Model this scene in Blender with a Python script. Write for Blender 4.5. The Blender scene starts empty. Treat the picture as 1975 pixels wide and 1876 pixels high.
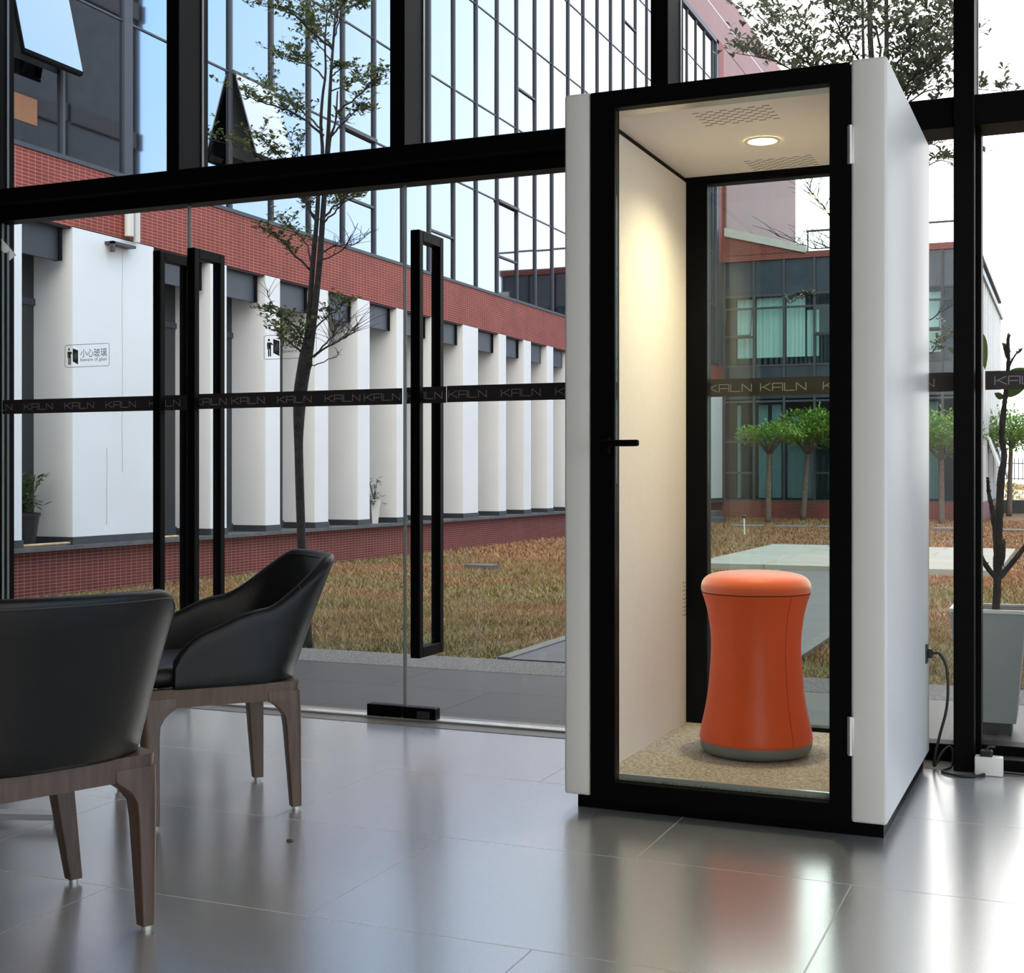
import bpy, bmesh, math, random
import numpy as np
from mathutils import Vector, Matrix, noise
R = math.radians
random.seed(7)
S = bpy.context.scene
COL = S.collection
# ------------------------------------------------------------------ camera, sky, exposure
CAM_H, YAW, FPX, U0, V0 = 1.05, R(22.82), 2561.0, 987.5, 919.0
cd = bpy.data.cameras.new('camera'); cam = bpy.data.objects.new('camera', cd); COL.objects.link(cam)
cam.location = (0, 0, CAM_H); cam.rotation_euler = (R(90), 0, YAW)
cd.sensor_fit = 'HORIZONTAL'; cd.sensor_width = 36; cd.lens = FPX/1975*36
cd.shift_y = -(938-V0)/1975; cd.clip_start = .05; cd.clip_end = 400
S.camera = cam
vs = S.view_settings
vs.view_transform = 'Standard'; vs.look = 'None'; vs.gamma = 1; vs.exposure = 0.0; vs.use_curve_mapping = False

W = bpy.data.worlds.new('sky'); S.world = W; W.use_nodes = True
n = W.node_tree.nodes; l = W.node_tree.links
bg = n['Background']
geo = n.new('ShaderNodeTexCoord')
dt = n.new('ShaderNodeVectorMath'); dt.operation = 'DOT_PRODUCT'; l.new(geo.outputs['Generated'], dt.inputs[0])
dt.inputs[1].default_value = Vector((0.86, 0.32, 0.40)).normalized()
cr = n.new('ShaderNodeValToRGB'); l.new(dt.outputs['Value'], cr.inputs[0])
e = cr.color_ramp.elements
e[0].position = .60; e[0].color = (1.0, .965, .94, 1)
e[1].position = .87; e[1].color = (.38, .635, 1.0, 1)
nz = n.new('ShaderNodeTexNoise'); nz.inputs['Scale'].default_value = 2.2; nz.inputs['Detail'].default_value = 5
l.new(geo.outputs['Generated'], nz.inputs['Vector'])
mr = n.new('ShaderNodeMapRange'); l.new(nz.outputs['Fac'], mr.inputs[0])
mr.inputs[1].default_value = .4; mr.inputs[2].default_value = .75; mr.inputs[3].default_value = 0; mr.inputs[4].default_value = .25
mxs = n.new('ShaderNodeMixRGB'); l.new(mr.outputs[0], mxs.inputs[0]); l.new(cr.outputs[0], mxs.inputs[1]); mxs.inputs[2].default_value = (1, .97, .945, 1)
l.new(mxs.outputs[0], bg.inputs[0]); bg.inputs[1].default_value = 4.1

# ------------------------------------------------------------------ materials
MATS = {}
def mat(name, col, rough=.6, metal=0, spec=.5, nscale=None, namt=.12, bump=0, bscale=60, coat=0, emit=None, estr=0, sheen=0):
    m = bpy.data.materials.new(name); m.use_nodes = True
    N = m.node_tree.nodes; L = m.node_tree.links; b = N['Principled BSDF']
    b.inputs['Base Color'].default_value = (*col, 1); b.inputs['Roughness'].default_value = rough
    b.inputs['Metallic'].default_value = metal; b.inputs['Specular IOR Level'].default_value = spec
    if coat: b.inputs['Coat Weight'].default_value = coat; b.inputs['Coat Roughness'].default_value = .08
    if sheen: b.inputs['Sheen Weight'].default_value = sheen
    tc = N.new('ShaderNodeTexCoord')
    if nscale:
        t = N.new('ShaderNodeTexNoise'); t.inputs['Scale'].default_value = nscale; t.inputs['Detail'].default_value = 6
        L.new(tc.outputs['Object'], t.inputs['Vector'])
        r = N.new('ShaderNodeMapRange'); L.new(t.outputs['Fac'], r.inputs[0])
        r.inputs[1].default_value = .3; r.inputs[2].default_value = .7; r.inputs[3].default_value = 1-namt; r.inputs[4].default_value = 1+namt
        h = N.new('ShaderNodeVectorMath'); h.operation = 'SCALE'; h.inputs[0].default_value = col
        L.new(r.outputs[0], h.inputs['Scale']); L.new(h.outputs[0], b.inputs['Base Color'])
    if bump:
        t = N.new('ShaderNodeTexNoise'); t.inputs['Scale'].default_value = bscale; t.inputs['Detail'].default_value = 4
        L.new(tc.outputs['Object'], t.inputs['Vector'])
        bp = N.new('ShaderNodeBump'); bp.inputs['Strength'].default_value = bump; bp.inputs['Distance'].default_value = .01
        L.new(t.outputs['Fac'], bp.inputs['Height']); L.new(bp.outputs[0], b.inputs['Normal'])
    if emit:
        b.inputs['Emission Color'].default_value = (*emit, 1); b.inputs['Emission Strength'].default_value = estr
    MATS[name] = m
    return m
def glass(name, tint=(1, 1, 1), ior=1.45, rough=0.0, gcol=(1, 1, 1)):
    m = bpy.data.materials.new(name); m.use_nodes = True
    N = m.node_tree.nodes; L = m.node_tree.links; N.remove(N['Principled BSDF'])
    t = N.new('ShaderNodeBsdfTransparent'); t.inputs[0].default_value = (*tint, 1)
    g = N.new('ShaderNodeBsdfGlossy'); g.inputs['Roughness'].default_value = rough; g.inputs[0].default_value = (*gcol, 1)
    f0 = ((ior-1)/(ior+1))**2
    lw = N.new('ShaderNodeLayerWeight'); pw = N.new('ShaderNodeMath'); pw.operation = 'POWER'; L.new(lw.outputs['Facing'], pw.inputs[0]); pw.inputs[1].default_value = 5
    lw.inputs[0].default_value = .5
    f = N.new('ShaderNodeMath'); f.operation = 'MULTIPLY_ADD'; L.new(pw.outputs[0], f.inputs[0]); f.inputs[1].default_value = 1-f0; f.inputs[2].default_value = f0
    x = N.new('ShaderNodeMixShader'); L.new(f.outputs[0], x.inputs[0]); L.new(t.outputs[0], x.inputs[1]); L.new(g.outputs[0], x.inputs[2])
    L.new(x.outputs[0], N['Material Output'].inputs[0])
    return m
def tiles(name, axes, bw, rh, mortar, c1, c2, cm, offset=.5, org=(0, 0), rough=.5, spec=.3, noisy=.1, bump=.15, squash=None, coat=0, nscale=3.0, rvar=0, ior=1.5):
    """brick / tile pattern laid in metres on the plane of the two given axes"""
    m = bpy.data.materials.new(name); m.use_nodes = True
    N = m.node_tree.nodes; L = m.node_tree.links; b = N['Principled BSDF']
    g = N.new('ShaderNodeNewGeometry'); s = N.new('ShaderNodeSeparateXYZ'); L.new(g.outputs['Position'], s.inputs[0])
    c = N.new('ShaderNodeCombineXYZ')
    for i, ax in enumerate(axes):
        a = N.new('ShaderNodeMath'); a.operation = 'SUBTRACT'; L.new(s.outputs[ax], a.inputs[0]); a.inputs[1].default_value = org[i]
        L.new(a.outputs[0], c.inputs[i])
    t = N.new('ShaderNodeTexBrick'); L.new(c.outputs[0], t.inputs['Vector'])
    t.inputs['Scale'].default_value = 1; t.inputs['Brick Width'].default_value = bw; t.inputs['Row Height'].default_value = rh
    t.inputs['Mortar Size'].default_value = mortar; t.inputs['Mortar Smooth'].default_value = .1; t.offset = offset
    t.inputs['Color1'].default_value = (*c1, 1); t.inputs['Color2'].default_value = (*c2, 1); t.inputs['Mortar'].default_value = (*cm, 1)
    nz = N.new('ShaderNodeTexNoise'); nz.inputs['Scale'].default_value = nscale; nz.inputs['Detail'].default_value = 6; L.new(g.outputs['Position'], nz.inputs['Vector'])
    r = N.new('ShaderNodeMapRange'); L.new(nz.outputs['Fac'], r.inputs[0])
    r.inputs[1].default_value = .3; r.inputs[2].default_value = .7; r.inputs[3].default_value = 1-noisy; r.inputs[4].default_value = 1+noisy
    h = N.new('ShaderNodeVectorMath'); h.operation = 'SCALE'; L.new(t.outputs['Color'], h.inputs[0]); L.new(r.outputs[0], h.inputs['Scale'])
    L.new(h.outputs[0], b.inputs['Base Color'])
    b.inputs['Roughness'].default_value = rough; b.inputs['Specular IOR Level'].default_value = spec
    if rvar:
        q = N.new('ShaderNodeMapRange'); L.new(nz.outputs['Fac'], q.inputs[0]); q.inputs[1].default_value = .3; q.inputs[2].default_value = .7
        q.inputs[3].default_value = rough-rvar; q.inputs[4].default_value = rough+rvar; L.new(q.outputs[0], b.inputs['Roughness'])
    b.inputs['IOR'].default_value = ior
    if ior > 2:      # polished tile, matt joint
        qi = N.new('ShaderNodeMapRange'); L.new(t.outputs['Fac'], qi.inputs[0]); qi.inputs[3].default_value = ior; qi.inputs[4].default_value = 1.6; L.new(qi.outputs[0], b.inputs['IOR'])
    if coat: b.inputs['Coat Weight'].default_value = coat
    if bump:
        bp = N.new('ShaderNodeBump'); bp.inputs['Strength'].default_value = bump; bp.inputs['Distance'].default_value = .004; bp.invert = True
        L.new(t.outputs['Fac'], bp.inputs['Height']); L.new(bp.outputs[0], b.inputs['Normal'])
    return m

M_BLACK = mat('black_metal', (.0015, .0015, .002), .5, spec=.08)
M_MULL = mat('anodised_mullion', (.060, .063, .076), .5, spec=.25)
M_STEELEDGE = mat('glazing_bead', (.35, .36, .38), .3, metal=.8)
M_GLASS = glass('clear_glass', (.97, .985, .98), 1.45)
M_GLASSEDGE = mat('glass_edge', (.22, .28, .27), .15, spec=.8)
M_BOOTHGLASS = glass('booth_glass', (.93, .97, .96), 1.28)
M_WHITE = mat('white_lacquer', (.80, .79, .765), .42, nscale=6, namt=.01)
M_FELT = mat('pale_felt', (.80, .755, .775), .95, nscale=90, namt=.03, bump=.25, bscale=420, sheen=.2)
M_SLOT = mat('slot_dark', (.05, .045, .045), .8)
M_CARPET = mat('speckled_carpet', (.46, .41, .37), 1, nscale=130, namt=.5, bump=.6, bscale=300)
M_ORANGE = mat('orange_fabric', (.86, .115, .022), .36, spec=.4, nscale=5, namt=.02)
M_ORANGELIT = mat('orange_fabric_top_lit', (.90, .13, .030), .5, spec=.4, nscale=5, namt=.02, sheen=1.0)  # full sheen pales the seat top, standing in for strong light on it
M_STOOLGREY = mat('grey_rubber', (.22, .235, .24), .6)
M_SEAM = mat('seam_line', (.25, .03, .01), .8)
M_STEEL = mat('brushed_steel', (.62, .60, .57), .35, metal=.6)
M_LEATHER = mat('charcoal_leather', (.011, .0108, .0105), .38, spec=.3, nscale=25, namt=.06, bump=.12, bscale=260)
M_STITCH = mat('grey_stitching', (.045, .045, .048), .6)
M_CHROME = mat('chrome', (.6, .6, .6), .18, metal=1)
M_FILM = mat('brown_film', (.022, .016, .016), .55)
M_FILMTXT = mat('film_lettering', (.30, .28, .29), .55)
M_DECAL = mat('grey_decal', (.075, .075, .065), .6)
M_DECALW = mat('white_decal', (.85, .86, .87), .5)
_n = M_DECALW.node_tree.nodes; _l = M_DECALW.node_tree.links; _t = _n.new('ShaderNodeBsdfTranslucent'); _t.inputs[0].default_value = (.9, .9, .9, 1)
_x = _n.new('ShaderNodeMixShader'); _x.inputs[0].default_value = .6; _l.new(_n['Principled BSDF'].outputs[0], _x.inputs[1]); _l.new(_t.outputs[0], _x.inputs[2]); _l.new(_x.outputs[0], _n['Material Output'].inputs[0])
M_PLASTER = mat('white_render', (.80, .785, .76), .75, nscale=1.3, namt=.035, bump=.1, bscale=25)
M_CRACK = mat('plaster_crack', (.50, .48, .46), .9)
M_STONE = mat('grey_stone', (.095, .092, .092), .7, nscale=9, namt=.25, bump=.3, bscale=60)
M_SKIRT = mat('dark_skirting', (.035, .037, .042), .5, nscale=8, namt=.2)
M_LINTEL = mat('dark_lintel', (.035, .036, .042), .45)
M_DARKGLASS = mat('dark_glazing', (.012, .014, .018), .12, spec=.9)
M_CWALL = mat('reflective_pane', (.255, .28, .325), .025, metal=1.0, nscale=.35, namt=.035)
M_CWALL2 = mat('open_pane', (.26, .27, .285), .03, metal=1.0)
M_FARPANE = glass('far_pane', (.66, .80, .80), 1.45, .03, (.55, .7, .8))
M_FARSPAN = mat('far_spandrel', (.022, .038, .055), .2, spec=.4, nscale=3, namt=.3)
M_ROOM = mat('room_dark', (.035, .045, .05), .9)
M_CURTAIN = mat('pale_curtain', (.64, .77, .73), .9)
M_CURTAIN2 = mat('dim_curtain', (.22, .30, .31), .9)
M_COPING = mat('pale_coping', (.50, .50, .46), .7, nscale=4, namt=.08)
M_BOARD = mat('cardboard', (.30, .13, .06), .8)
M_PIPE = mat('pale_downpipe', (.62, .60, .55), .5)
M_POLE = mat('bamboo_cane', (.50, .33, .17), .6, nscale=14, namt=.3)
M_BARK = mat('bark', (.035, .028, .024), .95, nscale=20, namt=.5, bump=.8, bscale=50)
M_BARKP = mat('pale_bark', (.16, .12, .09), .95, nscale=20, namt=.3, bump=.5, bscale=40)
M_SOIL = mat('soil', (.05, .035, .025), 1)
M_POTDARK = mat('dark_pot', (.015, .014, .015), .5)
M_PLANTER = mat('planter_grey', (.29, .33, .36), .45, nscale=5, namt=.05)
M_PLANTRIM = mat('planter_rim', (.62, .64, .66), .4)
M_WPOT = mat('white_pot', (.72, .71, .69), .5, bump=.3, bscale=70)
M_SOCKET = mat('white_plastic', (.78, .77, .74), .4)
M_CABLE = mat('black_rubber', (.006, .006, .006), .5)
M_WALLIN = mat('interior_plaster', (.13, .13, .13), .85)
M_CEIL = mat('ceiling_paint', (.16, .16, .16), .9)
M_GRAVEL = mat('flamed_granite', (.135, .130, .124), .9, nscale=110, namt=.7, bump=.5, bscale=160)
M_KERB = mat('kerb_stone', (.15, .145, .137), .85, nscale=15, namt=.15)
M_STAKE = mat('white_stake', (.75, .72, .68), .6)
M_LAMP = mat('lamp_lens', (1, .9, .7), .4, emit=(1.0, .83, .50), estr=28)
M_LAMPRING = mat('lamp_ring', (.78, .72, .6), .4)
M_FILL = mat('fill_light_lens', (1, 1, 1), .4, emit=(1, .90, .76), estr=24)

M_FLOOR = tiles('floor_tile', ('X', 'Y'), 1.165, .755, .0026, (.33, .335, .345), (.35, .355, .365), (.55, .55, .54), .5, (.0625, 2.735), rough=.235, spec=.5, ior=7.0, noisy=.06, bump=0, nscale=1.1)
M_TERRACE = tiles('terrace_tile', ('X', 'Y'), 1.165, .60, .005, (.055, .050, .047), (.059, .054, .051), (.012, .012, .012), .5, (.3, 5.35), rough=.5, spec=.25, noisy=.08, bump=.1)
M_THRESH = tiles('threshold_strip', ('X', 'Y'), .3, .4, .0015, (.19, .175, .15), (.21, .195, .17), (.07, .065, .06), 0, (0, 4.9), rough=.35, noisy=.15)
M_PATH = tiles('path_slab', ('X', 'Y'), 1.6, .62, .004, (.085, .087, .090), (.095, .095, .098), (.03, .03, .03), .5, (-3.0, 7.0), rough=.6, noisy=.1)
M_DECK = tiles('deck_slab', ('X', 'Y'), 1.6, .7, .006, (.30, .30, .26), (.33, .31, .275), (.12, .12, .11), .5, (-4.0, 14.9), rough=.7, noisy=.08)
BR1, BR2, BRM = (.215, .031, .019), (.25, .040, .025), (.46, .27, .22)
M_BRICKX = tiles('brick_facade_long', ('Y', 'Z'), .080, .0328, .0026, BR1, BR2, (.46, .22, .17), 0, (.03, .01), rough=.7, noisy=.12, bump=.2)
M_BRICKB = tiles('brick_base_short', ('Y', 'Z'), .079, .0305, .0026, (.135, .018, .012), (.16, .024, .016), (.33, .18, .14), 0, (.03, .007), rough=.7, noisy=.12, bump=.2)
M_BRICKY = tiles('brick_facade_far', ('X', 'Z'), .16, .045, .004, (.17, .042, .034), (.20, .05, .04), (.23, .13, .11), .5, (.03, .01), rough=.7, noisy=.12, bump=.2)
M_PINK = mat('rose_render', (.36, .185, .155), .8, nscale=1.5, namt=.05)
def leafmat(name, a, b):
    m = bpy.data.materials.new(name); m.use_nodes = True
    N = m.node_tree.nodes; L = m.node_tree.links; p = N['Principled BSDF']
    g = N.new('ShaderNodeNewGeometry')
    r = N.new('ShaderNodeValToRGB'); L.new(g.outputs['Random Per Island'], r.inputs[0])
    r.color_ramp.elements[0].color = (*a, 1); r.color_ramp.elements[1].color = (*b, 1)
    L.new(r.outputs[0], p.inputs['Base Color']); p.inputs['Roughness'].default_value = .5
    t = N.new('ShaderNodeBsdfTranslucent'); L.new(r.outputs[0], t.inputs[0])
    x = N.new('ShaderNodeMixShader'); x.inputs[0].default_value = .3
    L.new(p.outputs[0], x.inputs[1]); L.new(t.outputs[0], x.inputs[2]); L.new(x.outputs[0], N['Material Output'].inputs[0])
    return m
M_LEAF = leafmat('leaf_olive', (.055, .075, .022), (.14, .17, .055))
M_LEAFG = leafmat('leaf_grey', (.09, .105, .07), (.17, .19, .12))
M_LEAFB = leafmat('leaf_bright', (.10, .22, .025), (.22, .36, .05))
M_LEAFD = leafmat('leaf_deep', (.03, .07, .012), (.10, .15, .03))
M_LEAFY = leafmat('leaf_yellow', (.45, .38, .03), (.60, .52, .08))
def lawn_mat(name, blade):
    m = bpy.data.materials.new(name); m.use_nodes = True
    N = m.node_tree.nodes; L = m.node_tree.links; p = N['Principled BSDF']; p.inputs['Roughness'].default_value = .45 if blade else .8
    p.inputs['Specular IOR Level'].default_value = .5 if blade else .2
    g = N.new('ShaderNodeNewGeometry')
    a = N.new('ShaderNodeTexNoise'); a.inputs['Scale'].default_value = .55; a.inputs['Detail'].default_value = 5; L.new(g.outputs['Position'], a.inputs['Vector'])
    s = N.new('ShaderNodeSeparateXYZ'); L.new(g.outputs['Position'], s.inputs[0])
    mrr = N.new('ShaderNodeMapRange'); L.new(s.outputs['Y'], mrr.inputs[0])
    mrr.inputs[1].default_value = 7; mrr.inputs[2].default_value = 17; mrr.inputs[3].default_value = .08; mrr.inputs[4].default_value = -.10
    ad = N.new('ShaderNodeMath'); ad.operation = 'ADD'; L.new(a.outputs['Fac'], ad.inputs[0]); L.new(mrr.outputs[0], ad.inputs[1])
    src = ad
    if blade:
        q = N.new('ShaderNodeMath'); q.operation = 'MULTIPLY_ADD'; L.new(g.outputs['Random Per Island'], q.inputs[0]); q.inputs[1].default_value = .3; q.inputs[2].default_value = -.15
        src = N.new('ShaderNodeMath'); src.operation = 'ADD'; L.new(ad.outputs[0], src.inputs[0]); L.new(q.outputs[0], src.inputs[1])
    r = N.new('ShaderNodeValToRGB'); L.new(src.outputs[0], r.inputs[0]); el = r.color_ramp.elements
    el[0].position = .36; el[0].color = (.24, .115, .05, 1); el[1].position = .74; el[1].color = (.135, .135, .036, 1)
    k = el.new(.50); k.color = (.20, .122, .046, 1); k = el.new(.60); k.color = (.165, .125, .042, 1)
    if not blade:
        b2 = N.new('ShaderNodeTexNoise'); b2.inputs['Scale'].default_value = 26; b2.inputs['Detail'].default_value = 6; L.new(g.outputs['Position'], b2.inputs['Vector'])
        mm = N.new('ShaderNodeMapRange'); L.new(b2.outputs['Fac'], mm.inputs[0]); mm.inputs[1].default_value = .3; mm.inputs[2].default_value = .7; mm.inputs[3].default_value = .35; mm.inputs[4].default_value = 1.25
        v = N.new('ShaderNodeVectorMath'); v.operation = 'SCALE'; L.new(r.outputs[0], v.inputs[0]); L.new(mm.outputs[0], v.inputs['Scale']); L.new(v.outputs[0], p.inputs['Base Color'])
    else:
        mm = N.new('ShaderNodeMapRange'); L.new(g.outputs['Random Per Island'], mm.inputs[0]); mm.inputs[3].default_value = .55; mm.inputs[4].default_value = 2.0
        v = N.new('ShaderNodeVectorMath'); v.operation = 'SCALE'; L.new(r.outputs[0], v.inputs[0]); L.new(mm.outputs[0], v.inputs['Scale']); L.new(v.outputs[0], p.inputs['Base Color'])
    return m
M_LAWN = lawn_mat('lawn_ground', False); M_BLADE = lawn_mat('lawn_blades', True)
def woodmat():
    m = bpy.data.materials.new('walnut'); m.use_nodes = True
    N = m.node_tree.nodes; L = m.node_tree.links; p = N['Principled BSDF']; p.inputs['Roughness'].default_value = .42
    tc = N.new('ShaderNodeTexCoord'); mp = N.new('ShaderNodeMapping'); mp.inputs['Scale'].default_value = (60, 60, 6); L.new(tc.outputs['Object'], mp.inputs[0])
    t = N.new('ShaderNodeTexNoise'); t.inputs['Scale'].default_value = 1; t.inputs['Detail'].default_value = 5; L.new(mp.outputs[0], t.inputs['Vector'])
    r = N.new('ShaderNodeValToRGB'); L.new(t.outputs['Fac'], r.inputs[0]); r.color_ramp.elements[0].position = .3; r.color_ramp.elements[1].position = .7
    r.color_ramp.elements[0].color = (.078, .042, .024, 1); r.color_ramp.elements[1].color = (.128, .074, .044, 1)
    L.new(r.outputs[0], p.inputs['Base Color']); return m
M_WOOD = woodmat()

# ------------------------------------------------------------------ helpers
class MB:
    def __init__(s): s.bm = bmesh.new()
    def box(s, x0, x1, y0, y1, z0, z1, bev=0, seg=2):
        vs_ = [s.bm.verts.new((x, y, z)) for z in (z0, z1) for y in (y0, y1) for x in (x0, x1)]
        fs = [s.bm.faces.new([vs_[i] for i in q]) for q in ((0, 2, 3, 1), (4, 5, 7, 6), (0, 1, 5, 4), (2, 6, 7, 3), (0, 4, 6, 2), (1, 3, 7, 5))]
        if bev:
            ed = set(e_ for f in fs for e_ in f.edges)
            bmesh.ops.bevel(s.bm, geom=list(ed), offset=bev, segments=seg, affect='EDGES', profile=.5)
        return s
    def poly(s, pts, thick=None):
        """planar polygon of 3D points; thick = vector to extrude along"""
        a = [s.bm.verts.new(p) for p in pts]
        s.bm.faces.new(a)
        if thick is not None:
            t = Vector(thick); b = [s.bm.verts.new(Vector(p)+t) for p in pts]
            s.bm.faces.new(b[::-1])
            for i in range(len(a)):
                j = (i+1) % len(a); s.bm.faces.new((a[i], b[i], b[j], a[j]))
        return s
    def tube(s, pts, rad, nn=8, cap=True, sq=None):
        pts = [Vector(p) for p in pts]; k = len(pts)
        if not isinstance(rad, (list, tuple)): rad = [rad]*k
        rings = []; ref = None
        for i, p in enumerate(pts):
            d = (pts[min(i+1, k-1)]-pts[max(i-1, 0)])
            if d.length < 1e-9: d = Vector((0, 0, 1))
            d.normalize()
            if ref is None: ref = Vector((1, 0, 0)) if abs(d.x) < .8 else Vector((0, 1, 0))
            a = (ref-d*ref.dot(d)).normalized(); ref = a; b = d.cross(a)
            rings.append([s.bm.verts.new(p+(a*math.cos(2*math.pi*j/nn)+b*math.sin(2*math.pi*j/nn))*rad[i]) for j in range(nn)])
        for i in range(k-1):
            for j in range(nn):
                s.bm.faces.new((rings[i][j], rings[i][(j+1) % nn], rings[i+1][(j+1) % nn], rings[i+1][j]))
        if cap and nn > 2: s.bm.faces.new(rings[0][::-1]); s.bm.faces.new(rings[-1])
        return s
    def lathe(s, prof, nn=48, c=(0, 0)):
        rings = []
        for (r, z) in prof:
            if r < 1e-6: rings.append([s.bm.verts.new((c[0], c[1], z))])
            else: rings.append([s.bm.verts.new((c[0]+r*math.cos(2*math.pi*j/nn), c[1]+r*math.sin(2*math.pi*j/nn), z)) for j in range(nn)])
        for i in range(len(rings)-1):
            a, b = rings[i], rings[i+1]
            for j in range(nn):
                jj = (j+1) % nn
                if len(a) == 1 and len(b) == 1: continue
                if len(a) == 1: s.bm.faces.new((a[0], b[jj], b[j]))
                elif len(b) == 1: s.bm.faces.new((a[j], a[jj], b[0]))
                else: s.bm.faces.new((a[j], a[jj], b[jj], b[j]))
        return s
    def loft(s, rings, cap=True, closed=True):
        R_ = [[s.bm.verts.new(p) for p in r] for r in rings]; nn = len(R_[0])
        for i in range(len(R_)-1):
            for j in range(nn if closed else nn-1):
                jj = (j+1) % nn; s.bm.faces.new((R_[i][j], R_[i][jj], R_[i+1][jj], R_[i+1][j]))
        if cap: s.bm.faces.new(R_[0][::-1]); s.bm.faces.new(R_[-1])
        return s
    def build(s, name, m, parent=None, smooth=False, world=True, auto=None):
        if parent is not None and world:
            off = -Vector(parent.get('_base', (0, 0, 0)))
            bmesh.ops.translate(s.bm, verts=s.bm.verts, vec=off)
        bmesh.ops.recalc_face_normals(s.bm, faces=s.bm.faces)
        me = bpy.data.meshes.new(name); s.bm.to_mesh(me); s.bm.free()
        if smooth:
            me.shade_smooth()
            if auto: me.set_sharp_from_angle(angle=R(auto))
        me.materials.append(m)
        o = bpy.data.objects.new(name, me); COL.objects.link(o)
        if parent is not None:
            o.parent = parent
            o['_base'] = parent.get('_base', (0, 0, 0)) if world else (0, 0, 0)
        return o
def tag(o, label, cat, group=None, kind=None):
    o['label'] = label; o['category'] = cat
    if group: o['group'] = group
    if kind: o['kind'] = kind
    return o
def thing(name, label, cat, loc=(0, 0, 0), rz=0, group=None, local=False):
    o = bpy.data.objects.new(name, None); o.empty_display_size = .1; COL.objects.link(o); o.location = loc; o.rotation_euler.z = rz
    o['_base'] = (0, 0, 0) if local else tuple(loc)
    return tag(o, label, cat, group)
def struct(name, mb, m, **k):
    o = mb.build(name, m, **k); o['kind'] = 'structure'; return o
def solo(name, mb, m, label, cat, base=None, group=None, kind=None, **k):
    if base is not None: bmesh.ops.translate(mb.bm, verts=mb.bm.verts, vec=-Vector(base))
    o = mb.build(name, m, **k)
    if base is not None: o.location = base
    return tag(o, label, cat, group, kind)
def B(*a, **k): return MB().box(*a, **k)
def P(u, v, Y):
    """a point on the plane y = Y from a measurement on the photograph"""
    a = (u-U0)/FPX; b = (V0-v)/FPX
    d = Vector((-math.sin(YAW)+a*math.cos(YAW), math.cos(YAW)+a*math.sin(YAW), b)); t = Y/d.y
    return Vector((t*d.x, Y, CAM_H+t*d.z))

# ------------------------------------------------------------------ the lobby shell
XL, XR, YB, YG, ZC = -6.6, 6.6, -6.0, 5.12, 4.5
struct('floor', B(XL, XR, YB, 4.985, -.12, 0), M_FLOOR)
struct('trim_threshold', B(XL, XR, 4.985, 5.24, -.12, .002), M_THRESH)
struct('trim_threshold_rail', B(-4.95, -1.5, 5.09, 5.15, .002, .010), M_STEEL)
struct('ceiling', B(XL, XR, YB, 5.3, ZC, ZC+.3), M_CEIL)
struct('wall_left', B(XL-.2, XL, YB, 5.3, -.12, ZC), M_WALLIN)
struct('wall_right', MB().box(XR, XR+.2, YB, 5.3, -.12, .25).box(XR, XR+.2, YB, 5.3, 4.1, ZC).box(XR, XR+.2, YB, YB+.6, .25, 4.1).box(XR, XR+.2, -.4, .1, .25, 4.1).box(XR, XR+.2, 5.0, 5.3, .25, 4.1), M_WALLIN)
for i, (a, b) in enumerate(((YB+.6, -.4), (.1, 5.0))):  # added side windows, out of view, let in daylight to brighten the booth side
    w = struct('window_%d' % (i+2), B(XR+.09, XR+.10, a, b, .25, 4.1), M_GLASS)
    f = MB()
    for q in range(4): f.box(XR+.06, XR+.14, a+(b-a)*q/3-.03, a+(b-a)*q/3+.03, .25, 4.1)
    f.build('window_frame', M_BLACK, w)
mb = MB(); mb.box(XL, XR, YB-.2, YB, -.12, .9).box(XL, XR, YB-.2, YB, 3.4, ZC)
for x0, x1 in ((XL, .9), (5.9, XR)): mb.box(x0, x1, YB-.2, YB, .9, 3.4)
struct('wall_back', mb, M_WALLIN)
for i, (x0, x1) in enumerate(((.9, 5.9),)):  # back window added out of view to bring daylight into the lobby
    w = struct('window_%d' % (i+1), B(x0, x1, YB-.11, YB-.10, .9, 3.4), M_GLASS)
    f = MB()
    for a in (x0, (x0+x1)/2-.03, x1-.06): f.box(a, a+.06, YB-.15, YB-.06, .9, 3.4)
    f.box(x0, x1, YB-.15, YB-.06, .9, .96).box(x0, x1, YB-.15, YB-.06, 3.34, 3.4)
    f.build('window_frame', M_BLACK, w)
# glazed front: posts, beam, lower door leaves
FULL = (-4.95, -1.475, -.351, .78, 1.91, 3.04, 4.17, 5.3)
k = 0
for x in (-6.08, -4.95, -3.775, -2.622, -1.475, -.351, .78, 1.91, 3.04, 4.17, 5.3):
    k += 1
    lo = 0 if x in FULL else 2.44
    m_ = B(x-.035, x+.035, 4.98, 5.205, lo, ZC, bev=.003, seg=1)
    if x == -.351: m_.box(x+.035, x+.052, 5.10, 5.205, .075, 2.32, bev=.002, seg=1)
    w = struct('trim_post_%d' % k, m_, M_BLACK)
    # narrow light line of the glazing bead on the window side
    B(x+.035, x+.039, 5.15, 5.165, max(lo, .08), ZC).build('glazing_bead', M_STEELEDGE, w)
struct('trim_beam_door', MB().box(XL, -1.44, 4.975, 5.205, 2.372, 2.446, bev=.003, seg=1).box(XL, -1.44, 5.075, 5.165, 2.312, 2.372), M_BLACK)
struct('trim_beam_side', MB().box(-1.44, XR, 5.02, 5.205, 2.308, 2.417, bev=.003, seg=1), M_BLACK)
struct('trim_sill_side', MB().box(-1.44, -.386, 5.13, 5.22, 0, .065, bev=.003, seg=1).box(-.316, XR, 5.12, 5.22, 0, .075, bev=.003, seg=1).box(-.316, XR, 5.02, 5.13, 0, .045, bev=.003, seg=1), M_BLACK)
k = 3
xs = (-6.6, -6.08, -4.95, -3.775, -2.622, -1.475, -.351, .78, 1.91, 3.04, 4.17, 5.3, 6.6)
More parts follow.
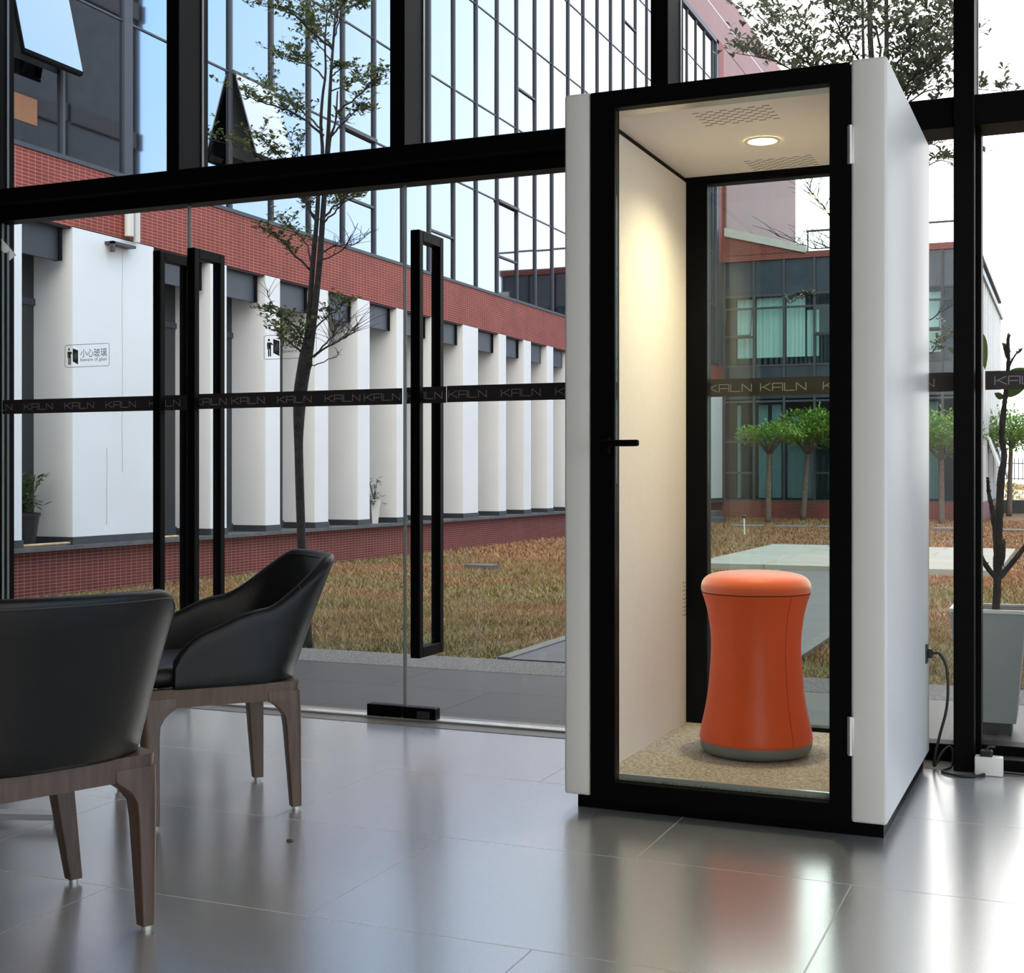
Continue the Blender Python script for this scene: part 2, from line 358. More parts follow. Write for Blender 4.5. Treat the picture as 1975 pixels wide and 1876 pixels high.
for a, b in zip(xs[:-1], xs[1:]):
    k += 1
    struct('window_%d' % (k+1), B(a+.03, b-.03, 5.185, 5.195, 2.44 if b < -1.4 else 2.41, ZC), M_GLASS)
for a, b in zip(xs[5:-1], xs[6:]):
    k += 1
    struct('window_%d' % (k+1), B(a+.03, b-.03, 5.165, 5.175, .06, 2.31), M_GLASS)
struct('window_%d' % (k+2), B(-6.6, -4.98, 5.115, 5.125, .0, 2.312), M_GLASS)

# the three glass door leaves with fittings and ladder pull handles
def handle(x, dx, parent):
    y0, y1, z0, z1, t = 5.012, 5.21, .285, 2.09, .026
    m_ = MB()
    for yy in (y0, y1): m_.box(x-.022, x+.022, yy-.018, yy+.018, z0, z1, bev=.003, seg=1)
    m_.box(x-.022, x+.022, y0+.018, y1-.018, z1-.045, z1, bev=.002, seg=1).box(x-.022, x+.022, y0+.018, y1-.018, z0, z0+.045, bev=.002, seg=1)
    return m_.build('door_handle', M_BLACK, parent)
def fitting(x0, x1, z0, z1, parent, nm='door_fitting'):
    m_ = B(x0, x1, 5.095, 5.145, z0, z1, bev=.003, seg=1)
    o = m_.build(nm, M_BLACK, parent); return o
leaf = {}
for i, (a, b) in enumerate(((-4.91, -3.7895), (-3.7835, -2.6595), (-2.6535, -1.515))):
    d = MB().box(a, b, 5.114, 5.126, .012, 2.362).build('door_%d' % (i+1), M_GLASS); d['kind'] = 'structure'; leaf[i] = d
    mb = MB()
    for x in (a+.0012, b-.0012): mb.box(x-.0013, x+.0013, 5.1135, 5.1265, .012, 2.362)
    mb.build('glass_edge', M_GLASSEDGE, d)
handle(-3.875, 1, leaf[0]); handle(-3.685, 1, leaf[1]); handle(-2.545, 1, leaf[2])
fitting(-2.832, -2.665, .002, .060, leaf[1]); fitting(-2.830, -2.668, 2.313, 2.37, leaf[1])
f = fitting(-2.655, -2.50, .002, .058, leaf[2]); B(-2.585, -2.525, 5.090, 5.096, .012, .045).build('lock_plate', M_LINTEL, f)
fitting(-4.91, -4.76, .002, .060, leaf[0]); fitting(-4.96, -4.79, 2.313, 2.37, leaf[0])
fitting(-3.95, -3.80, .002, .058, leaf[0])

# manifestation film with lettering on the glass
GL = {'K': [((0, 0), (0, 1)), ((.95, 1), (.08, .42)), ((.3, .52), (1, 0))],
      'A': [((0, 0), (0, 1)), ((0, 1), (1, 1)), ((1, 1), (1, 0)), ((0, .45), (.82, .45))],
      'L': [((0, 1), (0, 0)), ((0, 0), (1, 0))],
      'N': [((0, 0), (0, 1)), ((0, 1), (1, 0)), ((1, 0), (1, 1))]}
def letters(x0, w, y, z0, h, only='KALN'):
    m_ = MB(); spans = {'K': (0, .225), 'A': (.27, .49), 'L': (.535, .74), 'N': (.79, 1)}
    for ch in only:
        a, b = spans[ch]
        for (p, q) in GL[ch]:
            p = Vector((x0+w*(a+(b-a)*p[0]), 0, z0+h*p[1])); q = Vector((x0+w*(a+(b-a)*q[0]), 0, z0+h*q[1]))
            d = (q-p).normalized(); nrm = Vector((-d.z, 0, d.x))*.0016; e_ = d*.0012
            m_.poly([p-e_+nrm, q+e_+nrm, q+e_-nrm, p-e_-nrm], None)
    for v in m_.bm.verts: v.co.y = y
    return m_
def film(x0, x1, y, z0, z1, starts, label, w=.176):
    t = solo('safety_film', B(x0, x1, y-.0006, y, z0, z1), M_FILM, label, 'window film', base=((x0+x1)/2, y, z0), group='safety film bands along the glass')
    t['_base'] = tuple(t.location)
    for s_ in starts:
        if isinstance(s_, tuple): xx, only = s_
        else: xx, only = s_, 'KALN'
        letters(xx, w, y-.0016, z0+.019, .0285, only).build('lettering', M_FILMTXT, t)
film(-4.905, -3.797, 5.1135, 1.361, 1.431, [(-5.02+.0, 'LN'), -4.765, -4.513, -4.264, -4.008], 'dark brown film strip on the leftmost glass door leaf, printed with a grey word')
film(-3.776, -2.667, 5.1135, 1.363, 1.433, [-3.75, -3.545, -3.299, -3.051, -2.853], 'dark brown film strip on the middle glass leaf, crossing the two tall handles')
film(-2.646, -2.456, 5.1135, 1.365, 1.435, [-2.640], 'short dark brown film piece behind the right pull handle', w=.165)
film(-2.453, -1.52, 5.1135, 1.367, 1.437, [-2.444, -2.200, -1.956, -1.71], 'dark brown film strip between the right pull handle and the white booth')
film(-1.43, -.392, 5.164, 1.366, 1.436, [-1.33, -1.118, -.876, -.645], 'dark brown film strip seen through the rear window of the booth')
film(-.289, .73, 5.164, 1.368, 1.437, [-.256, -.01, .24, .48], 'dark brown film strip right of the black post, before the dark tree')

def text_mesh(txt, size, x, y, z, stretch=1):
    c = bpy.data.curves.new('t', 'FONT'); c.body = txt; c.size = size; c.align_x = 'LEFT'
    o = bpy.data.objects.new('t', c); COL.objects.link(o); bpy.context.view_layer.update()
    me = bpy.data.meshes.new_from_object(o); bpy.data.objects.remove(o)
    m_ = MB(); m_.bm.from_mesh(me)
    w = max((v.co.x for v in m_.bm.verts), default=1)
    for v in m_.bm.verts: v.co = Vector((x+v.co.x*stretch, y, z+v.co.y))
    return m_, w
def sticker(x0, x1, z0, z1, y, label):
    w = x1-x0; h = z1-z0
    t = thing('glass_sticker', label, 'sticker', (x0, y, z0), group='beware of glass stickers')
    m_ = MB(); r = .012; th = .0022
    def rr(i):
        pts = []
        for cx, cz, a0 in ((x1-r, z1-r, 0), (x0+r, z1-r, 90), (x0+r, z0+r, 180), (x1-r, z0+r, 270)):
            for a in range(0, 91, 15): pts.append(Vector((cx+(r-i)*math.cos(R(a0+a)), y, cz+(r-i)*math.sin(R(a0+a)))))
        return pts
    a, b = rr(0), rr(th)
    for i in range(len(a)):
        j = (i+1) % len(a); m_.poly([a[i], a[j], b[j], b[i]])
    m_.build('outline', M_DECAL, t)
    m_ = MB()
    def X(f): return x0+w*f
    def Z(f): return z0+h*f
    def pl(pts): m_.poly([(X(p), y, Z(q)) for p, q in pts])
    cx, cz, rr_ = X(.096), Z(.80), h*.055
    m_.poly([(cx+rr_*math.cos(R(a_)), y, cz+rr_*math.sin(R(a_))) for a_ in range(0, 360, 30)])
    pl([(.06, .70), (.14, .70), (.175, .62), (.165, .57), (.138, .62), (.138, .12), (.113, .12), (.113, .42), (.105, .42), (.105, .12), (.08, .12), (.08, .60), (.075, .42), (.06, .42)])
    pl([(.18, .84), (.30, .74), (.30, .12), (.18, .26)])
    m_.build('pictogram', M_DECAL, t)
    m_ = MB()
    for (p, q) in (((.205, .42), (.235, .62)), ((.215, .32), (.265, .66)), ((.245, .34), (.275, .54))):
        m_.poly([(X(p[0]), y-.0004, Z(p[1])), (X(p[0]+.01), y-.0004, Z(p[1])), (X(q[0]+.01), y-.0004, Z(q[1])), (X(q[0]), y-.0004, Z(q[1]))])
    m_.build('glint_mark', M_DECALW, t)
    m_, _ = text_mesh('小心玻璃', .1, 0, 0, 0); zz = [v.co.z for v in m_.bm.verts]; ww = [v.co.x for v in m_.bm.verts]
    sc = (w*.585)/(max(ww)-min(ww)); zm, zM, wm = min(zz), max(zz), min(ww)
    for v in m_.bm.verts: v.co = Vector((X(.355)+(v.co.x-wm)*sc, y, Z(.42)+(v.co.z-zm)*h*.38/(zM-zm)))
    m_.build('chinese_lettering', M_DECAL, t)
    m_, _ = text_mesh('beware of glass', .1, 0, 0, 0); zz = [v.co.z for v in m_.bm.verts]; ww = [v.co.x for v in m_.bm.verts]
    sc = (w*.585)/(max(ww)-min(ww)); zm, zM, wm = min(zz), max(zz), min(ww)
    for v in m_.bm.verts: v.co = Vector((X(.355)+(v.co.x-wm)*sc, y, Z(.20)+(v.co.z-zm)*h*.20/(zM-zm)))
    m_.build('english_lettering', M_DECAL, t)
sticker(-4.513, -4.243, 1.580, 1.690, 5.1132, 'grey warning sticker on the leftmost glass leaf, over the wide white pier')
sticker(-3.372, -3.096, 1.580, 1.690, 5.1132, 'grey warning sticker on the middle glass leaf, in front of the tree trunk')
m_ = MB()
pp = [P(u_, v_, 5.113) for u_, v_ in ((-30, 430), (0, 457), (31.5, 492), (17, 503), (18, 482.6), (14, 487), (8, 487.5), (3, 484), (0, 477), (-30, 452))]
m_.poly(pp, (0, .0006, 0))
solo('logo_decal', m_, M_DECALW, 'white pointed decal cut by the left edge of the photo', 'sticker', base=tuple(pp[0]))

# ------------------------------------------------------------------ added ceiling lights behind the camera, unseen fill for the lobby
for i, (x, y) in enumerate([(x, y) for y in (-3.6, -.8) for x in (1.2, 4.2)]):
    t = thing('added_fill_light', ['added square fill light nearer the back wall, left', 'added square fill light nearer the back wall, right', 'added square fill light above the middle of the lobby, left', 'added square fill light above the middle of the lobby, right'][i], 'added lamp', (x, y, ZC), group='added fill lights on the lobby ceiling')
    MB().box(x-.32, x+.32, y-.32, y+.32, ZC-.03, ZC).build('frame', M_WHITE, t)
    MB().box(x-.29, x+.29, y-.29, y+.29, ZC-.034, ZC-.03).build('diffuser', M_FILL, t)

# ------------------------------------------------------------------ the phone booth
# local frame: origin on the floor below the front right corner, x to the left is negative, y to the back
BX, BY, BRZ = -.4855, 3.93, R(-.55)
booth = thing('phone_booth', 'white single person phone booth with black framed glass door', 'booth', (BX, BY, 0), BRZ, local=True)
BW, BD, BH, BZ = .993, 1.12, 2.26, .047
def bpart(mb_, name, m, smooth=False, parent=booth, auto=None):
    return mb_.build(name, m, parent, smooth=smooth, world=False, auto=auto)
bpart(B(-.103, 0, 0, BD, BZ, BH, bev=.010, seg=3), 'side_panel', M_WHITE, True, auto=40)
bpart(B(-BW, -BW+.088, 0, BD, BZ, BH-.002, bev=.010, seg=3), 'side_panel', M_WHITE, True, auto=40)
bpart(B(-BW+.088, -.103, .02, BD-.0, 2.222, BH-.012), 'roof', M_BLACK)
bpart(B(-BW+.03, -.016, .045, BD-.05, 0, BZ), 'plinth', M_BLACK)
bpart(B(-BW+.088, -.103, .06, BD-.02, BZ, .096), 'floor_pan', M_BLACK)
# door
dx0, dx1, dz0, dz1 = -BW+.090, -.105, .038, 2.252
ix0, ix1, iz0, iz1 = -BW+.170, -.163, .098, 2.198
door = bpart(MB().box(dx0, ix0, -.004, .04, dz0, dz1).box(ix1, dx1, -.004, .04, dz0, dz1).box(ix0, ix1, -.004, .04, dz0, iz0).box(ix0, ix1, -.004, .04, iz1, dz1), 'door_frame', M_BLACK)
bpart(B(ix0, ix1, .012, .020, iz0, iz1), 'glass_pane', M_BOOTHGLASS, parent=door)
hd = bpart(MB().box(ix0-.04, ix0-.012, -.018, -.004, 1.12, 1.175, bev=.004, seg=2).tube([(ix0-.028, -.01, 1.153), (ix0-.028, -.05, 1.153)], .009, 12).box(ix0-.036, ix0+.095, -.062, -.046, 1.143, 1.163, bev=.006, seg=3), 'door_lever', M_BLACK, True, parent=door, auto=50)
bpart(B(ix0+.0, ix0+.055, .022, .05, 1.145, 1.165, bev=.005, seg=2), 'inside_lever', M_BLACK, True, parent=door, auto=50)
for z in (1.955, .243):
    h_ = MB().box(-.112, -.092, -.008, -.001, z, z+.112, bev=.003, seg=2)
    h_.tube([(-.103, -.009, z), (-.103, -.009, z+.112)], .006, 10)
    for q in (.028, .056, .084): h_.tube([(-.103, -.009, z+q-.0008), (-.103, -.009, z+q+.0008)], .0068, 10)
    bpart(h_, 'hinge', M_STEEL, True, auto=40)
# interior
CEZ = 2.20
bpart(B(-BW+.088, -BW+.100, .04, BD-.075, .096, 2.184), 'inner_wall', M_FELT)
bpart(B(-.115, -.103, .04, BD-.075, .096, 2.184), 'inner_wall', M_FELT)
bpart(B(-BW+.098, -.112, .10, BD-.075, CEZ, 2.222), 'ceiling_panel', M_FELT)
bpart(MB().box(-BW+.099, -BW+.096, .05, BD-.075, 2.184, CEZ).box(-BW+.088, -.103, BD-.085, BD-.07, 2.186, CEZ), 'shadow_gap', M_BLACK)
bpart(B(-BW+.098, -.112, .04, .10, 2.198, 2.222), 'ceiling_trim', M_STEEL)
bpart(B(-BW+.098, -.112, .04, BD-.08, .096, .104), 'carpet', M_CARPET)
bpart(B(-BW+.170, -.163, .036, .050, .104, .118), 'door_sill', M_STEEL)
# rear window
rx0, rx1 = -BW+.182, -.150
rw = bpart(MB().box(-BW+.088, rx0, BD-.07, BD-.012, .10, CEZ).box(rx1, -.103, BD-.07, BD-.012, .10, CEZ).box(rx0, rx1, BD-.07, BD-.012, 2.172, CEZ).box(rx0, rx1, BD-.07, BD-.012, .10, .118), 'rear_window_frame', M_BLACK)
bpart(B(rx0, rx1, BD-.052, BD-.046, .104, 2.174), 'glass_pane', M_BOOTHGLASS, parent=rw)
# slots of the ceiling vents
def slots(x0, x1, y0, y1, rows, cols, z):
    m_ = MB(); pw = (x1-x0)/cols
    for r in range(rows):
        yy = y0+(y1-y0)*r/(rows-1)
        for c_ in range(cols):
            xx = x0+pw*c_+(pw*.5 if r % 2 else 0)
            if r % 2 and c_ == cols-1: continue
            m_.box(xx, xx+pw*.52, yy-.0016, yy+.0016, z-.0008, z)
    return m_
bpart(slots(-.622, -.355, .165, .325, 9, 6, CEZ), 'vent_slots', M_SLOT)
bpart(slots(-.622, -.355, .86, 1.01, 9, 6, CEZ), 'vent_slots', M_SLOT)
m_ = MB()
for r in range(9):
    z = .645-.0155*r
    for yy in ((1.005, 1.032) if r % 2 == 0 else (1.018,)): m_.box(-BW+.100, -BW+.1008, yy, yy+.012, z-.0035, z)
bpart(m_, 'vent_slots', M_SLOT)
# downlight
lmp = bpart(MB().lathe([(.062, CEZ-.001), (.062, CEZ-.004), (.049, CEZ-.005), (.049, CEZ-.001)], 40, (-.492, .585)), 'downlight', M_LAMPRING, True)
bpart(MB().lathe([(0, CEZ-.0035), (.049, CEZ-.0035), (.049, CEZ-.001)], 40, (-.492, .585)), 'lamp_lens', M_LAMP, parent=lmp)
ld = bpy.data.lights.new('downlight_bulb', 'SPOT'); ld.energy = 74; ld.color = (1, .81, .46); ld.spot_size = R(150); ld.spot_blend = 1; ld.shadow_soft_size = .045
lo = bpy.data.objects.new('downlight_bulb', ld); COL.objects.link(lo); lo.location = (-.492, .585, CEZ-.012); lo.parent = booth
# power inlet on the side
inl = bpart(MB().box(0, .006, .985, 1.03, .385, .455, bev=.002, seg=1), 'power_inlet', M_LINTEL)
bpart(MB().box(.006, .022, .992, 1.024, .405, .437, bev=.003, seg=1), 'plug', M_CABLE, parent=inl)

# power cable, socket block and floor cables
def spline(pts, k=8):
    pts = [Vector(p) for p in pts]; out = []
    q = [pts[0]*2-pts[1]]+pts+[pts[-1]*2-pts[-2]]
    for i in range(1, len(q)-2):
        for j in range(k):
            t = j/k; a, b, c_, d = q[i-1], q[i], q[i+1], q[i+2]
            out.append(.5*((2*b)+(c_-a)*t+(2*a-5*b+4*c_-d)*t*t+(3*b-a-3*c_+d)*t**3))
    return out+[pts[-1]]
cab = spline([(-.455, 4.945, .421), (-.43, 4.95, .418), (-.408, 4.95, .375), (-.402, 4.95, .30), (-.408, 4.955, .22), (-.43, 4.96, .13), (-.448, 4.97, .05), (-.452, 4.99, .010), (-.43, 5.02, .05), (-.405, 5.045, .072), (-.39, 5.03, .055), (-.395, 4.99, .012), (-.42, 4.93, .006), (-.36, 4.88, .006), (-.30, 4.90, .006), (-.272, 4.955, .012), (-.262, 4.965, .06)])
solo('power_cable', MB().tube(cab, .0050, 8), M_CABLE, 'black power cable curling from the booth side down to the floor', 'cable', base=(-.45, 4.98, 0), smooth=True)
t = thing('socket_block', 'white power socket block on the floor at the black post', 'socket', (-.262, 4.99, 0))
MB().box(-.312, -.218, 4.935, 4.985, .001, .066, bev=.005, seg=2).build('housing', M_SOCKET, t, smooth=True, auto=40)
m_ = MB()
for x in (-.245, -.235):
    for y in (4.95, 4.965): m_.box(x, x+.002, y, y+.007, .066, .0664)
m_.build('socket_slot', M_SLOT, t)
solo('power_plug', MB().box(-.296, -.252, 4.945, 4.975, .064, .088, bev=.006, seg=2).tube([(-.274, 4.96, .088), (-.268, 4.965, .097), (-.245, 4.97, .098)], .005, 8), M_CABLE, 'black plug pushed into the white socket block', 'plug', base=(-.274, 4.96, .065))
solo('floor_cable', MB().tube(spline([(-.219, 4.975, .010), (-.17, 4.98, .008), (-.08, 4.992, .005), (.3, 5.0, .005)]), .0045, 8), M_CABLE, 'thin black cable leading right from the socket block along the sill', 'cable', base=(-.1, 4.99, 0))

# ------------------------------------------------------------------ orange stool in the booth
SX, SY, SZ = -.996, 4.525, .105
t = thing('wobble_stool', 'orange waisted stool with domed seat standing inside the booth', 'stool', (SX, SY, SZ))
c_ = (SX, SY)
prof = [(.190, .150), (.1915, .158), (.188, .185), (.182, .21), (.1745, .245), (.168, .28), (.162, .32), (.158, .37), (.1535, .43), (.152, .47), (.1535, .51), (.158, .55), (.165, .59), (.174, .625), (.181, .645), (.183, .652), (.179, .655)]
def sm(p, k=3):
    return [tuple(v)[:2] for v in spline([(a, b, 0) for a, b in p], k)]
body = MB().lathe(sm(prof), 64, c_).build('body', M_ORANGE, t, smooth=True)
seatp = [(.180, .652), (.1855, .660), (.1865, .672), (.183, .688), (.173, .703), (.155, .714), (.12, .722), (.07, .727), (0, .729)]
MB().lathe(sm(seatp), 64, c_).build('seat_cushion', M_ORANGELIT, t, smooth=True)
MB().lathe([(.1842, .6525), (.1850, .6545), (.1842, .6565), (.18, .6545)], 64, c_).build('seam', M_SEAM, t, smooth=True)
pts = [(r_, z_) for r_, z_ in sm(prof)]
a_ = R(-38)
MB().tube([(SX+(r_+.0002)*math.cos(a_), SY+(r_+.0002)*math.sin(a_), z_) for r_, z_ in pts[2:-2]], .0007, 6).build('side_seam', M_SEAM, body)
MB().lathe(sm([(0, .105), (.13, .105), (.165, .108), (.183, .119), (.189, .138), (.1895, .153), (.186, .155)]), 64, c_).build('base_ring', M_STOOLGREY, t, smooth=True)

# ------------------------------------------------------------------ armchairs
def arc_plan(u, a, b, L, y0):
    """u in [-1,1] along a U from left arm front round the back to right arm front; returns x,y"""
    straight = L; q = math.pi/2*((a+b)/2)*1.12; tot = straight+q
    s_ = abs(u)*tot; sg = -1 if u < 0 else 1
    if s_ < q:
        th = s_/q*math.pi/2; nn = 2.55
        x = a*math.sin(th)**(2/nn); y = y0-b*math.cos(th)**(2/nn)
    else: x = a; y = y0+(s_-q)
    return sg*x, y
def smoothstep(a, b, x):
    t = min(1, max(0, (x-a)/(b-a))); return t*t*(3-2*t)
def top_h(y, back):
    # arm height as a function of fore-aft position, rising to the back
    yf = .185
    t = max(0, min(1, (yf-y)/.21))
    arm = .425+.175*(1-(1-t)**2.3)**(1/1.7)+.045*smoothstep(.05, -.10, y)
    return arm+(.80-arm)*smoothstep(-.085, -.232, y)
def chair(name, label, loc, rz):
    t = thing(name, label, 'armchair', loc, rz, group='leather armchairs by the glass doors', local=True)
    NU = 72; m_ = MB(); rings = []; topline = []; inline = []
    for i in range(NU+1):
        u = -1+2*i/NU
        xa, ya = arc_plan(u, .268, .230, .192, -.03)
        h = top_h(ya, 0)
        bk = smoothstep(-.02, -.20, ya)        # how much this belongs to the back
        z0 = .408
        def pos(z, inset):
            f = (z-z0)/.39
            sx = 1+.15*f
            x = xa*sx; y = ya-(.12*f+.02*f*f)*bk
            if inset:
                nx, ny = (xa/.268), (-bk)
                if abs(u) > .0:
                    pass
                d = Vector((nx*(1-.15*bk), ny*1.0, 0))
                d = Vector((xa*(1-bk)+xa*bk, (ya+.03)*bk, 0))
                if d.length > 1e-6: d.normalize()
                x -= d.x*inset; y -= d.y*inset
            return Vector((x, y, z))
        th = .046-.006*(1-bk)
        r_ = th*.5
        ring = []
        zs = [z0, z0+.012] + [z0+.012+(h-r_-z0-.012)*k/6 for k in range(1, 7)]
        ring.append(pos(z0, .016)); 
        for z in zs: ring.append(pos(z, .004 if z == z0 else 0))
        for a in (30, 60, 90, 120, 150):
            ring.append(pos(h-r_+r_*math.sin(R(a)), r_-r_*math.cos(R(a))))
        for z in reversed(zs): ring.append(pos(z, th))
        rings.append(ring)
        topline.append(pos(h-r_*.9, -.0008)+Vector((0, 0, .0)))
        inline.append(pos(h-r_*.7, th+.0006))
    m_.loft(rings, cap=True)
    sh = m_.build('shell', M_LEATHER, t, smooth=True, world=False, auto=70)
    MB().tube(topline[3:-3], .0016, 6).build('piping', M_STITCH, sh, smooth=True, world=False)
    MB().tube(inline[3:-3], .0014, 6).build('piping', M_STITCH, sh, smooth=True, world=False)
    # seams where the arms meet the back
    for sg in (-1, 1):
        i = int((sg*.50+1)/2*NU); MB().tube([p_+Vector((0, 0, 0)) for p_ in rings[i][7:16]], .0014, 6).build('arm_seam', M_STITCH, sh, world=False)
    # seat cushion
    def rrect(hx, y0, y1, r, z, nn=6):
        pts = []
        for cx, cy, a0 in ((hx-r, y1-r, 0), (-hx+r, y1-r, 90), (-hx+r, y0+r, 180), (hx-r, y0+r, 270)):
            for q in range(nn+1): pts.append(Vector((cx+r*math.cos(R(a0+90*q/nn)), cy+r*math.sin(R(a0+90*q/nn)), z)))
        return pts
    rr = []
    for z, ins in ((.409, .012), (.420, .0), (.445, -.003), (.462, .004), (.472, .02), (.478, .06), (.481, .12)):
        rr.append(rrect(.222-ins, -.20+ins, .268-ins*1.1, max(.03, .06-ins*.2), z))
    MB().loft(rr).build('seat_cushion', M_LEATHER, t, smooth=True, world=False, auto=80)
    # wooden apron
    o_ = rrect(.252, -.237, .262, .032, 0); i_ = rrect(.222, -.205, .232, .03, 0)
    m_ = MB(); z0, z1 = .352, .4085
    A = [m_.bm.verts.new((p.x*.985, p.y*.985, z0)) for p in o_]; A2 = [m_.bm.verts.new((p.x, p.y, z1)) for p in o_]
    C1 = [m_.bm.verts.new((p.x, p.y, z0)) for p in i_]; C2 = [m_.bm.verts.new((p.x, p.y, z1)) for p in i_]
    nn = len(o_)
    for i in range(nn):
        j = (i+1) % nn
        m_.bm.faces.new((A[i], A[j], A2[j], A2[i])); m_.bm.faces.new((C1[j], C1[i], C2[i], C2[j]))
        m_.bm.faces.new((A[j], A[i], C1[i], C1[j])); m_.bm.faces.new((A2[i], A2[j], C2[j], C2[i]))
    m_.build('apron', M_WOOD, t, smooth=True, world=False, auto=50)
    # legs: tapered, with a curved shoulder running into the apron
    for sx, sy in ((-1, -1), (1, -1), (-1, 1), (1, 1)):
        bx, by = (.225, -.225) if sy < 0 else (.275, .228)
        tx, ty = (.224, -.209) if sy < 0 else (.224, .234)
        rings = []
        for z in (.012, .10, .20, .26, .30, .325, .340, .350, .358, .38):
            f = (z-.012)/.37
            cx, cy = bx+(tx-bx)*f, by+(ty-by)*f
            wd = .017+.010*min(1, z/.30)                  # half width
            sh_ = .055*max(0, min(1, (z-.285)/.067))**2.2  # shoulder reaching inwards
            x0_, x1_ = cx-wd-sh_, cx+wd
            if sy < 0: y0_, y1_ = cy-wd, cy+wd+sh_
            else: y0_, y1_ = cy-wd-sh_, cy+wd
            r = wd*.75; pts = []
            # rounded outer corner, small radius elsewhere
            cs = [(x1_, y1_, 0, r if sy > 0 else .004), (x0_, y1_, 90, .004), (x0_, y0_, 180, .004), (x1_, y0_, 270, r if sy < 0 else .004)]
            for qx, qy, a0, rr2 in cs:
                ccx = qx-rr2 if a0 in (0, 270) else qx+rr2
                ccy = qy-rr2 if a0 in (0, 90) else qy+rr2
                for q in range(5): pts.append(Vector((sx*(ccx+rr2*math.cos(R(a0+22.5*q))), ccy+rr2*math.sin(R(a0+22.5*q)), z)))
            rings.append(pts)
        lg = MB().loft(rings).build('leg', M_WOOD, t, smooth=True, world=False, auto=45)
        MB().lathe([(0, 0), (.011, 0), (.011, .012), (0, .012)], 14, (sx*bx, by)).build('glide', M_STEEL, lg, world=False)
    return t
chair('armchair', 'charcoal leather armchair side on before the glass, facing left', (-2.574, 3.58, 0), R(-221))
chair('armchair', 'charcoal leather armchair seen from behind, cut by the left edge', (-2.271, 2.388, 0), R(68))
t = thing('coffee_table', 'low coffee table on a flat chrome bar base behind the left chair', 'table', (-3.28, 2.98, 0))
m_ = MB()
for a in (0, 90, 180, 270):
    d = Vector((math.cos(R(a+20)), math.sin(R(a+20)), 0)); p = Vector((-3.28, 2.98, 0)); s_ = Vector((-d.y, d.x, 0))*.028
    e_ = p+d*.53
    m_.poly([p+s_+Vector((0, 0, .026)), e_+s_+Vector((0, 0, .022)), e_-s_+Vector((0, 0, .022)), p-s_+Vector((0, 0, .026))], (0, 0, .018))
m_.build('base', M_STEEL, t)
for a in (0, 90, 180, 270):
    d = Vector((math.cos(R(a+20)), math.sin(R(a+20)), 0)); p = Vector((-3.28, 2.98, 0))+d*.512
    MB().box(p.x-.016, p.x+.016, p.y-.016, p.y+.016, 0, .022).build('foot', M_STEEL, t)
MB().tube([(-3.28, 2.98, .03), (-3.28, 2.98, .40)], .03, 20).build('column', M_STEEL, t, smooth=True, auto=40)
MB().lathe([(0, .40), (.30, .40), (.305, .41), (.30, .42), (0, .42)], 48, (-3.28, 2.98)).build('tabletop', M_WOOD, t, smooth=True, auto=40)
m_ = MB(); m_.box(-2.082, -2.062, 3.27, 3.284, 0, .006, bev=.002, seg=1)
solo('debris_chip', m_, M_STONE, 'tiny grey chip lying on the floor tiles before the chair', 'debris', base=(-2.072, 3.277, 0))

# ------------------------------------------------------------------ outdoor ground
struct('terrace_paving', B(-8.3, 30, 5.24, 6.56, -.10, -.004), M_TERRACE)
struct('terrace_edging', B(-8.3, 30, 6.56, 7.03, -.10, -.003), M_GRAVEL)
struct('ground', B(-120, 120, 5.3, 220, -.25, -.10), M_LAWN)
nx, ny = 90, 190
m_ = MB(); g = []
for j in range(ny+1):
    y = 7.03+(41.45-7.03)*(j/ny)**1.6
    g.append([m_.bm.verts.new((x_, y, -.02+.02*noise.noise(Vector((x_*1.7, y*1.7, 0))))) for x_ in [-8.32+(8.8+8.32)*i/nx for i in range(nx+1)]])
for j in range(ny):
    for i in range(nx):
        if g[j][i].co.y > 33.6 and g[j][i].co.x < -1.9: continue
        m_.bm.faces.new((g[j][i], g[j][i+1], g[j+1][i+1], g[j+1][i]))
lawn = m_.build('lawn', M_LAWN, smooth=True)
tag(lawn, 'patchy brown and green lawn filling the courtyard beyond the terrace', 'lawn', kind='stuff')
# grass blades
rng = np.random.default_rng(3)
def blades(n_, x0, x1, y0, y1, hmin, hmax, w):
    x = rng.uniform(x0, x1, n_); y = rng.uniform(y0, y1, n_)
    keep = ~((x > -3.06) & (x < -1.44) & (y < 15)) & ~((x > -4.1) & (x < -.66) & (y > 14.85) & (y < 19.6))
    return x[keep], y[keep], rng.uniform(hmin, hmax, keep.sum()), np.full(keep.sum(), w)
parts = [blades(95000, -8.3, -.2, 7.04, 10.5, .012, .036, .0036), blades(65000, -8.3, -.2, 10.5, 16, .014, .040, .0055), blades(50000, -8.3, .6, 16, 33.8, .02, .045, .010)]
x = np.concatenate([p[0] for p in parts]); y = np.concatenate([p[1] for p in parts]); h = np.concatenate([p[2] for p in parts]); w = np.concatenate([p[3] for p in parts])
N_ = len(x); an = rng.uniform(0, 2*np.pi, N_); le = rng.uniform(.4, 2.2, N_)*h; la = rng.uniform(0, 2*np.pi, N_)
co = np.zeros((N_, 3, 3)); co[:, 0, 0] = x-np.cos(an)*w; co[:, 0, 1] = y-np.sin(an)*w; co[:, 1, 0] = x+np.cos(an)*w; co[:, 1, 1] = y+np.sin(an)*w
co[:, 2, 0] = x+np.cos(la)*le; co[:, 2, 1] = y+np.sin(la)*le; co[:, 0:2, 2] = -.03; co[:, 2, 2] = -.01+h
me = bpy.data.meshes.new('grass_blades'); me.vertices.add(N_*3); me.vertices.foreach_set('co', co.ravel())
me.loops.add(N_*3); me.loops.foreach_set('vertex_index', np.arange(N_*3)); me.polygons.add(N_); me.polygons.foreach_set('loop_start', np.arange(0, N_*3, 3)); me.update(); me.validate()
me.materials.append(M_BLADE)
